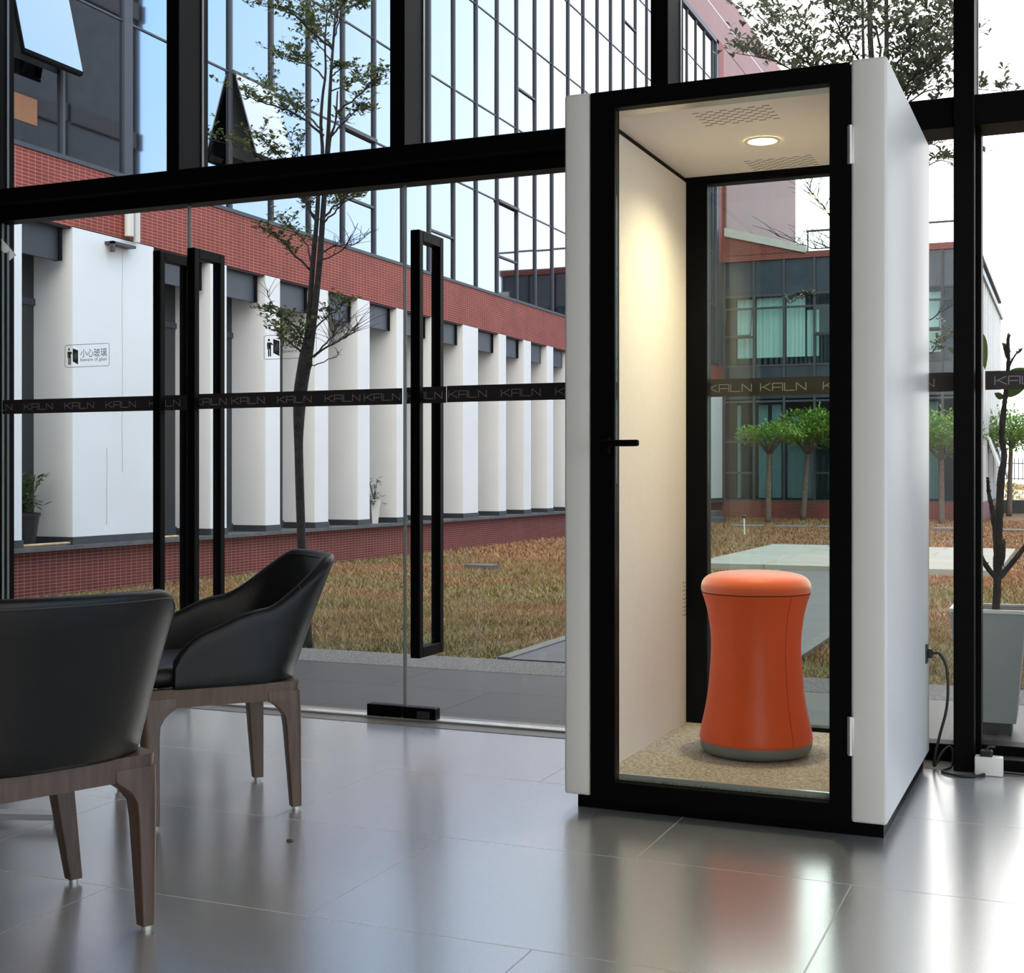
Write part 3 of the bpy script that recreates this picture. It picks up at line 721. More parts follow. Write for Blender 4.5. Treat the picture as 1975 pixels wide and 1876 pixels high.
o = bpy.data.objects.new('grass_blades', me); COL.objects.link(o); o.parent = lawn; o['kind'] = 'stuff'

pth = solo('garden_path', B(-2.97, -1.52, 7.03, 14.9, -.09, .004), M_PATH, 'straight grey slab path crossing the lawn from the terrace', 'path', base=(-2.25, 11, 0)); pth['_base'] = (-2.25, 11, 0)
MB().box(-3.05, -2.97, 7.03, 14.9, -.09, .012).build('kerb', M_KERB, pth)
MB().box(-1.52, -1.44, 7.03, 14.9, -.09, .012).build('kerb', M_KERB, pth)
solo('stone_platform', B(-4.05, -.70, 14.95, 19.6, -.09, .055), M_DECK, 'broad pale stone platform lying across the far lawn', 'platform', base=(-2.4, 17.2, 0))
solo('drain_cover', B(-6.45, -6.10, 13.9, 14.15, -.03, .035), M_STONE, 'flat grey drain cover half hidden in the lawn grass', 'drain cover', base=(-6.3, 14.0, 0))
for i, x in enumerate((-6.6, -5.7, -4.85, -3.4, -2.55, -1.35)):
    solo('stepping_stone', B(x, x+.62, 27.6-.3*(i == 5), 28.0-.3*(i == 5), -.05, .03, bev=.01, seg=1), M_KERB, ['pale stepping stone leftmost of the far row', 'pale stepping stone second from the left in the far row', 'pale stepping stone just before the thin bush tree', 'pale stepping stone at the right side of the rear window', 'pale stepping stone seen between booth and black post', 'pale stepping stone behind the dark potted tree'][i], 'paving stone', base=(x, 27.8, 0), group='stepping stones in the far lawn')
solo('stone_step', MB().box(-8.2, -7.35, 29.6, 30.3, -.05, .12).box(-8.25, -7.62, 30.3, 30.9, -.05, .25), M_STONE, 'two small grey stone steps at the end of the white facade', 'step', base=(-7.8, 30, 0))
t = thing('garden_stake', 'short white stake with a small dark cap in the lawn', 'stake', (-5.49, 24, 0))
MB().tube([(-5.49, 24, -.05), (-5.50, 24, .30)], .014, 8).build('rod', M_STAKE, t)
MB().lathe([(0, .29), (.03, .295), (.045, .33), (.03, .35), (0, .355)], 12, (-5.50, 24)).build('cap', M_POTDARK, t)

# ------------------------------------------------------------------ white pier facade with curtain wall (left building)
FX = -8.33
bl = thing('office_building', 'long office block with white piers, brick bands and blue glass above', 'building', (FX, 20, 0))
Bp = lambda name, mb_, m, **k: mb_.build(name, m, k.pop('parent', bl), **k)
base_ = Bp('brick_base', B(FX-.6, FX-.02, 5.3, 33.9, -.1, .40), M_BRICKB)
Bp('stone_ledge', B(FX-.75, FX+.05, 5.3, 33.9, .395, .432), M_STONE)
piers = [(7.6, 8.907), (9.539, 10.69), (11.63, 11.918), (12.663, 12.96), (13.716, 14.029), (14.756, 15.066), (15.809, 16.11), (16.86, 17.16), (17.918, 18.462), (19.258, 19.551), (20.294, 20.614), (21.354, 21.653), (22.40, 22.70), (23.45, 23.75), (24.5, 24.8), (25.55, 25.85), (26.6, 27.15), (27.95, 28.25), (29.0, 29.3), (30.05, 30.35), (31.1, 31.4), (32.15, 33.85)]
for a, b in piers:
    p_ = Bp('pier', B(FX-.47, FX, a, b, .50, 3.32), M_PLASTER)
    Bp('skirting', B(FX-.468, FX+.012, a-.01, b+.01, .43, .503), M_SKIRT, parent=p_)
for (y_, z0, z1) in ((10.22, 1.1, 3.2), (10.0, .6, 1.32)):
    m_ = MB(); pts = []
    for k in range(16):
        z = z0+(z1-z0)*k/15; pts.append((FX+.001, y_+.012*noise.noise(Vector((0, z*3, y_))), z))
    m_.tube(pts, .0035, 5); Bp('plaster_crack', m_, M_CRACK)
Bp('rear_glazing', B(FX-.53, FX-.45, 5.3, 33.9, .43, 3.32), M_DARKGLASS)
Bp('rear_frame', MB().box(FX-.45, FX-.43, 5.3, 33.9, 2.62, 2.68).box(FX-.45, FX-.43, 5.3, 33.9, .43, .52), M_MULL)
for (a, b), (c2, d2) in zip(piers[:-1], piers[1:]):
    lp = Bp('lintel_panel', B(FX-.13, FX-.09, b, c2-.06, 3.0, 3.32), M_LINTEL)
    if c2 < 21: Bp('lintel_end', B(FX-.15, FX-.07, c2-.09, c2-.055, 3.0, 3.32), M_BLACK, parent=lp)
bb = Bp('brick_band', B(FX-.6, FX-.0, 5.3, 33.9, 3.31, 3.90), M_BRICKX)
Bp('band_soffit', B(FX-.60, FX-.02, 5.3, 33.9, 3.295, 3.312), M_SKIRT)
Bp('sill_frame', B(FX-.1, FX+.012, 5.3, 33.3, 3.895, 3.935), M_MULL)
dp = Bp('downpipe', MB().tube([(FX+.05, 10.26, 3.84), (FX+.05, 10.26, 3.34)], .045, 14).tube([(FX+.05, 10.37, 3.84), (FX+.05, 10.37, 3.30)], .035, 14), M_PIPE, smooth=True, auto=40)
Bp('bracket', MB().box(FX-.02, FX+.10, 9.97, 10.30, 3.225, 3.25).box(FX+.06, FX+.10, 9.97, 10.0, 3.15, 3.25), M_SKIRT, parent=dp)
# curtain wall columns
ROWS = [3.935, 5.42, 6.755, 8.265, 9.62, 11.10, 12.14]
ys = [8.70, 9.45, 10.34]+[11.234+.806*k for k in range(0, 28)]+[33.35]
PX_ = FX-.05
for i in range(len(ys)-1):
    a, b = ys[i], ys[i+1]; fr = MB(); gl = MB()
    extra = []
    k = i-4   # k=0 is the bay starting at 12.04
    if k in (3, 6, 9, 13): extra.append(4.55)
    if k in (10, 14): extra.append(7.43)
    if k in (11, 17): extra.append(10.33)
    vent = None
    if k == 0: vent = (5.40, 4.52, .27)
    if i == 0: vent = (5.46, 4.66, .19)
    wd = .017 if i != 2 else .06
    fr.box(PX_, PX_+.032, a-wd, a+wd, 3.93, 12.14)
    for z in ROWS[1:-1]: fr.box(PX_, PX_+.012, a, b, z-.010, z+.010)
    for z in extra: fr.box(PX_, PX_+.025, a, b, z-.016, z+.016); 
    if extra or vent:
        zz = ROWS[1] if min(extra or [1]) < 5 else None
        if zz: fr.box(PX_, PX_+.055, a, b, zz-.022, zz+.022)
    cells = sorted(ROWS+extra+([vent[1]] if vent else []))
    for z0, z1 in zip(cells[:-1], cells[1:]):
        if vent and abs(z0-vent[1]) < .01: continue
        jx = random.uniform(-.0012, .0012); jy = random.uniform(-.0012, .0012)
        gl.poly([(PX_-jx-jy, a, z0), (PX_+jx-jy, b, z0), (PX_+jx+jy, b, z1), (PX_-jx+jy, a, z1)])
    f = Bp('curtain_wall_bay', fr, M_MULL); Bp('pane', gl, M_CWALL, parent=f)
    if vent:
        ht, hb, ox = vent; t_ = Vector((.03, 0, .01)); x1_ = PX_+ox
        Bp('opening_recess', B(PX_-.35, PX_-.02, a+.03, b-.03, hb, ROWS[1]), M_ROOM, parent=f)
        o1 = MB(); o1.poly([(PX_+.07, a+.02, ht), (PX_+.07, b-.02, ht), (x1_+.07, b-.02, hb), (x1_+.07, a+.02, hb)], (-.012, 0, -.004))
        Bp('open_sash', o1, M_CWALL2, parent=f)
        o2 = MB(); e0 = .022
        for yy in (a+.02, b-.02-e0):
            o2.poly([(PX_+.055, yy, ht), (PX_+.055, yy+e0, ht), (x1_+.055, yy+e0, hb), (x1_+.055, yy, hb)], (-.03, 0, -.01))
        o2.poly([(x1_+.072, a+.015, hb), (x1_+.072, b-.015, hb), (x1_+.066, b-.015, hb-.03), (x1_+.066, a+.015, hb-.03)], (-.04, 0, -.01))
        Bp('sash_frame', o2, M_BLACK, parent=f)
Bp('cardboard_panel', B(PX_+.002, PX_+.006, 8.86, 9.14, 4.13, 4.36), M_BOARD)
Bp('curtain_wall_frame', MB().box(PX_-.02, FX+.01, 33.25, 33.45, 3.93, 12.22).box(PX_-.02, FX+.01, 8.6, 33.45, 12.12, 12.24), M_MULL)
Bp('upper_wall', B(FX-3, PX_-.03, 5.3, 33.4, 3.90, 12.2), M_ROOM)
Bp('brick_parapet', B(FX-3, FX, 5.3, 43.8, 12.22, 13.74), M_PINK)
Bp('end_wall', MB().box(FX-3, FX, 33.45, 43.8, 3.9, 12.24), M_PINK)
Bp('end_pier_trim', B(FX, FX+.015, 33.45, 33.95, 6.60, 12.24), M_BRICKX)
Bp('end_panel', B(FX, FX+.015, 33.45, 33.95, 3.93, 6.60), M_MULL)
Bp('side_wall', B(FX-3, FX, 33.9, 43.8, -.1, 3.9), M_PINK)
Bp('parapet_joint', MB().box(FX, FX+.004, 24, 43.8, 12.9, 12.93), M_PLASTER)

# potted plants on the ledge and the cane
solo('bamboo_cane', MB().tube([(FX-.02, 7.5, .446), (FX-.03, 9.2, .450), (FX-.02, 11.1, .446)], .013, 8), M_POLE, 'long pale cane lying on the stone ledge below the first white piers', 'cane', base=(FX, 9.4, .43))
def leaf(mb_, p, d, up, L, w, bend=.15, tip=.55):
    """obovate leaf, a small folded blade"""
    d = d.normalized(); s_ = d.cross(up)
    if s_.length < 1e-4: s_ = Vector((1, 0, 0))
    s_.normalize(); nn = s_.cross(d)
    q = [p, p+d*L*.35+s_*w*.28+nn*bend*L*.3, p+d*L*.72+s_*w*.5+nn*bend*L*.4, p+d*L*1.0+nn*bend*L*.1, p+d*L*.72-s_*w*.5+nn*bend*L*.4, p+d*L*.35-s_*w*.28+nn*bend*L*.3]
    vs_ = [mb_.bm.verts.new(v) for v in q]; mid = mb_.bm.verts.new(p+d*L*.6+nn*bend*L*.1)
    for i in range(6): mb_.bm.faces.new((vs_[i], vs_[(i+1) % 6], mid))
def rosette(mb_, p, n_, L, w, flat=.5, axis=None):
    for i in range(n_):
        a = random.uniform(0, 2*math.pi); el = random.uniform(-.2, 1.0)*(1-flat)+.25
        d = Vector((math.cos(a), math.sin(a), el))
        leaf(mb_, p+Vector([random.uniform(-.006, .006) for _ in range(3)]), d, Vector((0, 0, 1)), L*random.uniform(.7, 1.15), w*random.uniform(.8, 1.1))
def bushy(name, label, pos, potname, pot_mb, potmat, n_, r, h, lm, L, w, cat='potted plant'):
    t = thing(name, label, cat, pos)
    pot_mb.build(potname, potmat, t, smooth=True, auto=35)
    return t
px_, py_ = -8.56, 9.19
t = bushy('potted_plant', 'leafy green plant in a dark pot between the first two piers', (px_, py_, .432), 'pot', MB().lathe([(0, .432), (.085, .432), (.125, .70), (.135, .70), (.135, .73), (.115, .73), (.11, .70), (0, .70)], 24, (px_, py_)), M_POTDARK, 0, 0, 0, None, 0, 0)
m_ = MB(); st = MB()
for i in range(34):
    a = random.uniform(0, 6.28); rr_ = random.uniform(.03, .22); hh = random.uniform(.78, 1.13)
    top = Vector((px_+rr_*math.cos(a)*.9, py_+rr_*math.sin(a), hh-.25*rr_)); st.tube([(px_, py_, .68), (px_+rr_*.3*math.cos(a), py_+rr_*.3*math.sin(a), .85), top], .004, 5)
    for k in range(7):
        aa = random.uniform(0, 6.28); leaf(m_, top-Vector((0, 0, random.uniform(0, .12))), Vector((math.cos(aa), math.sin(aa), random.uniform(-.3, .7))), Vector((0, 0, 1)), random.uniform(.07, .12), .035)
m_.build('foliage', M_LEAFD, t); st.build('stems', M_BARK, t)
px_, py_ = -8.50, 15.50
t = bushy('potted_plant', 'small sprig in a tall tapered white planter on the ledge', (px_, py_, .432), 'pot', MB().lathe([(0, .432), (.055, .432), (.095, .75), (.085, .75), (0, .72)], 4, (px_, py_)), M_WPOT, 0, 0, 0, None, 0, 0)
m_ = MB(); st = MB()
for i in range(9):
    a = random.uniform(0, 6.28); rr_ = random.uniform(.05, .24); hh = random.uniform(.78, 1.02)
    top = Vector((px_+rr_*math.cos(a)*.5, py_+rr_*math.sin(a), hh)); st.tube([(px_, py_, .72), (px_+rr_*.3*math.cos(a), py_+rr_*.3*math.sin(a), .84), top], .004, 5)
    for k in range(8):
        aa = random.uniform(0, 6.28); leaf(m_, top-Vector((0, 0, random.uniform(0, .12))), Vector((math.cos(aa), math.sin(aa), random.uniform(-.6, .5))), Vector((0, 0, 1)), random.uniform(.06, .10), .03)
m_.build('foliage', M_LEAFG, t); st.build('stems', M_BARK, t)

# ------------------------------------------------------------------ far office building (end of the courtyard)
FY = 34.0
fb = thing('office_building', 'low glass office block closing the courtyard, seen through the booth', 'building', (-5, FY, 0))
Fp = lambda name, mb_, m, **k: mb_.build(name, m, k.pop('parent', fb), **k)
X0, X1 = FX+.02, -2.03
Fp('brick_base', B(X0, X1, FY-.12, FY+.3, -.1, .42), M_BRICKY)
Fp('brick_top', MB().box(X0, X1, FY-.10, FY+.2, 6.60, 6.76), M_BRICKY)
m_ = MB(); m_.poly([(X0, FY-.10, 6.75), (X0+2.1, FY-.10, 6.75), (X0, FY-.10, 7.30)], (0, .25, 0)); Fp('brick_gable', m_, M_BRICKY)
m_ = MB(); m_.poly([(X0+.03, FY-.14, 7.28), (X0+2.12, FY-.14, 6.72), (X0+2.12, FY-.14, 6.90), (X0+.03, FY-.14, 7.50)], (0, .35, 0)); Fp('sloping_coping', m_, M_COPING)
Fp('brick_edge', MB().box(X0, X0+.07, FY-.13, FY, 6.60, 9.5), M_BRICKY)
Fp('rail', MB().tube([(X0+2.1, FY+.1, 7.30), (X1, FY+.1, 7.30)], .028, 8).tube([(X0+2.14, FY+.1, 6.7), (X0+2.14, FY+.1, 7.30)], .015, 8), M_MULL)
# rooms behind the glass, floors
Fp('room_shell', MB().box(X0, X1, FY+1.4, FY+1.6, .2, 6.6).box(X0, X1, FY+.25, FY+1.5, 3.1, 3.9).box(X0, X1, FY+.25, FY+1.5, .2, .42).box(X0, X1, FY+.25, FY+1.5, 5.75, 6.6), M_ROOM)
Fp('roof_slab', B(X0-2, X1, FY, FY+11, 6.55, 6.62), M_STONE)
step = .772; nb = 8
for i in range(nb+1):
    x = X0+.02+i*step
    if x > X1: break
    Fp('mullion', B(x-.03, x+.03, FY-.09, FY+.02, .42, 6.60), M_MULL)
ZR = [.42, .50, 1.93, 2.93, 3.15, 3.93, 5.38, 5.72, 6.60]
for i in range(nb):
    a, b = X0+.05+i*step, X0+.02+(i+1)*step-.03
    if a > X1: break
    b = min(b, X1)
    Fp('spandrel', MB().box(a, b, FY-.03, FY, 5.72, 6.60).box(a, b, FY-.03, FY, 3.05, 3.90), M_FARSPAN)
    fr = MB()
    for z in (.44, 1.95, 2.98, 3.90, 5.38, 5.70): fr.box(a, b, FY-.06, FY+.01, z-.025, z+.025)
    op = i in (0, 3, 6)
    if op: fr.box(a, b, FY-.05, FY+.01, 4.62, 4.67)
    if i in (0, 3): fr.box(a, b, FY-.06, FY+.01, 1.12, 1.17)
    f = Fp('window', fr, M_MULL)
    gl = MB()
    for z0, z1 in ((.46, 1.93), (1.97, 2.96), (5.40, 5.68)): gl.poly([(a, FY-.02, z0), (b, FY-.02, z0), (b, FY-.02, z1), (a, FY-.02, z1)])
    if op:
        gl.poly([(a, FY-.02, 3.92), (b, FY-.02, 3.92), (b, FY-.02, 4.62), (a, FY-.02, 4.62)])
        gl.poly([(a, FY-.06, 5.36), (b, FY-.06, 5.36), (b, FY-.30, 4.68), (a, FY-.30, 4.68)])
        s_ = MB()
        for q in (a, b-.02): s_.poly([(q, FY-.06, 5.36), (q+.02, FY-.06, 5.36), (q+.02, FY-.31, 4.66), (q, FY-.31, 4.66)], (0, .02, .01))
        s_.box(a, b, FY-.32, FY-.28, 4.64, 4.68); Fp('open_sash', s_, M_MULL, parent=f)
    else: gl.poly([(a, FY-.02, 3.92), (b, FY-.02, 3.92), (b, FY-.02, 5.36), (a, FY-.02, 5.36)])
    Fp('pane', gl, M_FARPANE, parent=f)
# curtains, wavy
def curtain(xa, xb, z0, z1, yy):
    m_ = MB(); g = []
    k = int((xb-xa)/.025)
    for i in range(k+1):
        x = xa+(xb-xa)*i/k; y = yy+.010*math.sin(x*61+2*math.sin(x*7))+.006*math.sin(x*133)
        g.append((m_.bm.verts.new((x, y, z0)), m_.bm.verts.new((x, y, z1))))
    for i in range(k): m_.bm.faces.new((g[i][0], g[i+1][0], g[i+1][1], g[i][1]))
    return m_
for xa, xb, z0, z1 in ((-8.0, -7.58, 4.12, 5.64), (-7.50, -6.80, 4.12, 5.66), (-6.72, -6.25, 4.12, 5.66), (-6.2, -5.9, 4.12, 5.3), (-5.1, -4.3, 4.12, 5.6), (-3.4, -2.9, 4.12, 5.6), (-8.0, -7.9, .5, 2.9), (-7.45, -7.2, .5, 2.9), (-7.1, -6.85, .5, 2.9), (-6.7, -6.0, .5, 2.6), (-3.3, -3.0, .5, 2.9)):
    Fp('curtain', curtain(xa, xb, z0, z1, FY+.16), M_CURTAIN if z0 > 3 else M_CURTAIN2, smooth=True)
# right-hand flank of the far block: a wall of upright fins
sg = Fp('flank_wall', B(X1-.3, X1-.02, FY, 44.6, .42, 6.3), M_ROOM)
Fp('flank_coping', B(X1-.3, X1+.06, FY-.1, 44.7, 6.0, 6.16), M_COPING)
for i in range(26):
    y = FY+.05+i*.41
    Fp('fin', B(X1-.02, X1+.008, y, y+.13, .42, 6.0), M_PLASTER if i % 2 else M_STEEL)
gl = MB(); gl.poly([(X1-.01, FY, .42), (X1-.01, 44.6, .42), (X1-.01, 44.6, 6.0), (X1-.01, FY, 6.0)]); Fp('flank_glazing', gl, M_FARSPAN)
for y in (36.9, 39.6):
    m_ = MB(); m_.poly([(X1+.05, y, 2.1), (X1+.05, y+1.1, 2.1), (X1+.42, y+1.1, 1.02), (X1+.42, y, 1.02)], (-.05, 0, -.01)); Fp('open_sash', m_, M_PLASTER)
Fp('flank_plinth', B(X1-.3, X1+.04, FY, 44.6, -.1, .42), M_BRICKB)
# low grey wall, fence and shrub behind the lawn
solo('low_wall', B(-1.98, 6, 41.5, 41.8, -.1, .36), M_STONE, 'low grey stone wall at the far right end of the lawn', 'wall', base=(1, 41.6, 0))
fn = thing('metal_fence', 'dark spiked metal fence on a pale wall in the far distance', 'fence', (3, 56, 0))
for i in range(60):
    x = -2.5+i*.15
    if i < 45: MB().tube([(x, 56, .9), (x, 56, 1.75), (x, 56, 1.86)], [.018, .018, .002], 5).build('picket', M_MULL, fn)
MB().box(-2.6, 4.6, 55.97, 56.03, 1.55, 1.59).box(-2.6, 4.6, 55.97, 56.03, .95, .99).build('rail', M_MULL, fn)
MB().box(-2.6, 4.6, 55.9, 56.1, -.1, .55).build('plinth_wall', M_PLASTER, fn)
m_ = MB()
for i in range(420):
    v = Vector((random.gauss(0, .22), random.gauss(0, .2), random.uniform(0, 1)));
    leaf(m_, Vector((-1.62+v.x*(1-.3*v.z), 43.2+v.y, .1+v.z*.75)), Vector((random.uniform(-1, 1), random.uniform(-1, 1), random.uniform(-.2, 1))), Vector((0, 0, 1)), .10, .06)
solo('shrub', m_, M_LEAFY, 'bright yellow green shrub behind the low grey wall', 'shrub', base=(-1.62, 43.2, 0))

# right wing, outside the frame, mirrored in the left building's glass
rb = thing('office_building', 'dark glass office wing mirrored in the panes at top left', 'building', (11, 18, 0))
B(9.3, 16, 7.5, 33, -.1, 16.5).build('wall', M_FARSPAN, rb)
for z in (3.4, 7.2, 11.0, 14.8): B(9.2, 9.3, 7.5, 33, z, z+.5).build('floor_band', M_MULL, rb)
for i in range(9): B(9.2, 9.3, 7.5+i*3.15, 7.62+i*3.15, 0, 16.5).build('mullion', M_MULL, rb)

# ------------------------------------------------------------------ trees
def branch(mb_, lm, pts, r0, r1, leaves=0, L=.034, w=.018, twigs=0, nleaf=4, spread=.10, flat=.5, start=.25, up=.35):
    pts = [Vector(p) for p in pts]; k = len(pts)
    pp = spline(pts, 6); n_ = len(pp)
    for i in range(1, n_-1): pp[i] = pp[i]+Vector([random.uniform(-1, 1)*.006 for _ in range(3)])
    mb_.tube(pp, [r0+(r1-r0)*i/(n_-1) for i in range(n_)], 6)
    tot = sum((pp[i+1]-pp[i]).length for i in range(n_-1))
    def along(t):
        i = min(n_-2, int(t*(n_-1))); f = t*(n_-1)-i; return pp[i].lerp(pp[i+1], f)
    for q in range(twigs):
        t = random.uniform(start, 1); p = along(t); a = random.uniform(0, 2*math.pi); ln = random.uniform(.4, 1)*spread*1.8
        dirn = (pp[-1]-pp[0]).normalized()
        e_ = p+(dirn*.5+Vector((math.cos(a)*.8, math.sin(a)*.8, random.uniform(0, up*2)))).normalized()*ln
        mid = (p+e_)/2+Vector((0, 0, .01)); mb_.tube([p, mid, e_], [.0022, .0016, .0009], 4, cap=False)
        if leaves:
            for s_ in (.4, .7, 1.0):
                rosette(lm, p.lerp(e_, s_), nleaf, L, w, flat)
    for q in range(leaves):
        t = random.uniform(start, 1); p = along(t)+Vector((random.gauss(0, spread*.4), random.gauss(0, spread*.4), abs(random.gauss(0, spread*.25))))
        rosette(lm, p, nleaf, L, w, flat)
TY = 7.10
def T(u, v, dy=0): return P(u, v, TY+dy)
t = thing('shade_tree', 'slender dark tree with flat leaf tiers beyond the middle glass door', 'tree', (-4.37, 7.085, -.02))
tr = MB()
q = [(594, 1252), (590, 1180), (583, 1080), (580, 1000), (577, 900), (576, 830), (579, 760), (587, 705), (594, 655), (600, 620)]
tr.tube(spline([T(a, b, .01) for a, b in q], 5), [.033-.006*min(1, i/8)+.015*smoothstep(22, 31, i)-.032*smoothstep(35, 45, i) for i in range(5*9+1)], 12)
for a, b, c2 in ((579, 730, .01), (590, 700, .02), (576, 742, .0)): pass
tr.tube(spline([T(583, 720), T(588, 690), T(597, 600), T(604, 500), T(611, 425), T(616, 340), T(622, 296), T(619, 240), T(622, 187), T(628, 139), T(627, 80), T(632, 10)], 4), [.026]*4+[.019-.015*i/41 for i in range(41)], 8)
tr.tube(spline([T(586, 720), T(596, 690), T(607, 600), T(617, 500), T(622, 425, .02), T(628, 340, .02), T(631, 293, .02), T(634, 240, .02), T(636, 187), T(639, 133), T(643, 80), T(648, 10)], 4), [.030]*4+[.022-.016*i/41 for i in range(41)], 8)
tr.tube(spline([T(633, 300), T(638, 262), T(647, 235), T(651, 176)], 4), [.011-.006*i/12 for i in range(13)], 6)
tr.build('trunk', M_BARK, t, smooth=True)
bm_ = MB(); lf = MB()
def br(uv, dy, r0, **k): branch(bm_, lf, [T(a, b, dy*i/(len(uv)-1)) for i, (a, b) in enumerate(uv)], r0, .0016, **k)
br([(625, 262), (590, 232), (545, 210), (500, 195), (455, 178)], -.35, .009, leaves=70, twigs=16, spread=.10)
br([(622, 250), (575, 210), (540, 190), (505, 168)], .5, .007, leaves=45, twigs=12, spread=.12)
br([(640, 262), (665, 235), (690, 212), (722, 214)], .3, .007, leaves=45, twigs=10, spread=.09)
br([(652, 215), (690, 185), (715, 160), (748, 142)], -.3, .006, leaves=50, twigs=12, spread=.10)
br([(640, 175), (680, 160), (700, 150)], .4, .005, leaves=25, twigs=6, spread=.09)
br([(628, 155), (600, 128), (565, 118), (530, 107)], .2, .006, leaves=50, twigs=10, spread=.085)
br([(600, 125), (575, 108), (552, 86)], .3, .004, leaves=20, twigs=5, spread=.06)
br([(636, 150), (660, 132), (682, 134)], -.2, .005, leaves=24, twigs=5, spread=.06)
br([(641, 95), (600, 60), (560, 25), (482, 4)], -.3, .009, leaves=80, twigs=16, spread=.11)
br([(641, 90), (610, 50), (600, 10), (560, -20)], .4, .007, leaves=70, twigs=16, spread=.15)
br([(645, 70), (660, 30), (690, 8), (705, 18)], .2, .006, leaves=45, twigs=10, spread=.10)
br([(644, 60), (655, 20), (680, -15)], -.4, .006, leaves=50, twigs=10, spread=.16)
br([(640, 120), (610, 80), (590, 55)], .6, .006, leaves=45, twigs=10, spread=.10)
br([(608, 420), (585, 385), (560, 355), (500, 300), (402, 268)], -.25, .010, leaves=55, twigs=14, spread=.09, start=.4)
br([(600, 400), (560, 340), (540, 300), (500, 262)], -.5, .006, leaves=50, twigs=12, spread=.12, start=.4)
br([(560, 345), (575, 300), (555, 262)], -.2, .004, leaves=14, twigs=8, spread=.09, start=.3)
br([(620, 425), (650, 395), (690, 378), (722, 356)], .3, .008, leaves=60, twigs=12, spread=.09)
br([(624, 430), (655, 400), (672, 372), (700, 362)], -.3, .006, leaves=35, twigs=10, spread=.09)
br([(610, 430), (592, 392), (570, 362)], .2, .007, leaves=34, twigs=8, spread=.07)
br([(598, 520), (565, 487), (533, 457), (491, 435)], -.2, .008, leaves=42, twigs=10, spread=.07)
br([(600, 505), (590, 470), (560, 440), (536, 425)], .25, .006, leaves=40, twigs=10, spread=.09)
br([(618, 490), (650, 474), (690, 468), (712, 440)], .2, .006, leaves=0, twigs=14, spread=.10)
br([(614, 505), (660, 480), (690, 430)], -.2, .005, leaves=0, twigs=12, spread=.12)
br([(588, 655), (565, 625), (530, 605), (497, 598)], -.2, .007, leaves=38, twigs=8, spread=.08)
br([(588, 680), (560, 660), (535, 640), (525, 620)], .25, .007, leaves=55, twigs=12, spread=.10)
br([(588, 685), (570, 665), (575, 640)], -.1, .006, leaves=45, twigs=8, spread=.11)
br([(597, 650), (625, 615), (650, 600), (668, 578)], .3, .006, leaves=34, twigs=12, spread=.08)
br([(598, 690), (640, 665), (665, 650), (692, 632)], -.3, .007, leaves=0, twigs=26, spread=.16)
br([(600, 690), (640, 650), (650, 625), (685, 640)], .2, .006, leaves=0, twigs=24, spread=.16)
br([(598, 706), (625, 697), (650, 685), (652, 678)], .1, .004, leaves=0, twigs=4, spread=.05)
br([(570, 640), (540, 610), (520, 575), (515, 560)], .1, .004, leaves=0, twigs=10, spread=.10)
bm_.build('branches', M_BARK, t); lf.build('foliage', M_LEAF, t)

# second tree, its trunk hidden behind the booth wall
TY = 7.75
t = thing('shade_tree', 'grey leaved tree rising behind the top right of the booth', 'tree', tuple(P(1702, 1268, TY)))
tr = MB(); tr.tube(spline([T(1702, 1270), T(1700, 900), T(1700, 600), T(1702, 420), T(1706, 300)], 6), [.045-.01*i/24 for i in range(25)], 10)
tr.tube(spline([T(1704, 320), T(1690, 200), T(1680, 100), T(1677, 0), T(1676, -150)], 4), [.020-.008*i/16 for i in range(17)], 8)
tr.tube(spline([T(1706, 320), T(1712, 200), T(1710, 100), T(1709, -150)], 5), [.018-.008*i/15 for i in range(16)], 8)
tr.tube(spline([T(1700, 330), T(1672, 200), T(1665, 90), T(1662, -120)], 5), [.012-.006*i/15 for i in range(16)], 8)
tr.build('trunk', M_BARK, t, smooth=True)
bm_ = MB(); lf = MB(); K = dict(L=.052, w=.022, flat=.35)
br([(1700, 240), (1640, 170), (1540, 110), (1440, 20)], -.3, .010, leaves=90, twigs=30, spread=.20, **K)
br([(1700, 260), (1600, 180), (1500, 120), (1412, 100)], .3, .010, leaves=70, twigs=28, spread=.16, **K)
br([(1690, 200), (1600, 130), (1520, 60), (1480, 20)], .6, .008, leaves=60, twigs=24, spread=.18, **K)
br([(1680, 150), (1640, 90), (1610, 30), (1600, -60)], -.5, .008, leaves=60, twigs=20, spread=.18, **K)
br([(1705, 180), (1740, 110), (1790, 60), (1840, 0)], -.3, .009, leaves=90, twigs=26, spread=.16, **K)
br([(1708, 240), (1760, 180), (1800, 100), (1842, 60)], .3, .009, leaves=100, twigs=30, spread=.20, **K)
br([(1706, 280), (1745, 170), (1790, 130), (1850, 90)], -.4, .009, leaves=100, twigs=26, spread=.18, **K)
br([(1704, 120), (1720, 60), (1760, 10), (1790, -30)], .2, .008, leaves=80, twigs=24, spread=.22, **K)
br([(1700, 140), (1690, 60), (1650, 20), (1620, 0)], .2, .008, leaves=60, twigs=20, spread=.22, **K)
br([(1706, 300), (1750, 250), (1790, 200), (1815, 125)], -.2, .005, leaves=14, twigs=8, spread=.10, **K)
br([(1715, 250), (1740, 190), (1760, 165), (1790, 150)], .5, .005, leaves=26, twigs=10, spread=.10, **K)
br([(1706, 330), (1760, 290), (1810, 275), (1850, 262)], .2, .006, leaves=40, twigs=16, spread=.12, **K)
br([(1706, 380), (1770, 330), (1820, 310), (1850, 330)], -.2, .005, leaves=12, twigs=12, spread=.10, **K)
br([(1706, 240), (1780, 180), (1850, 170), (1960, 178)], .2, .006, leaves=14, twigs=10, spread=.08, start=.5, **K)
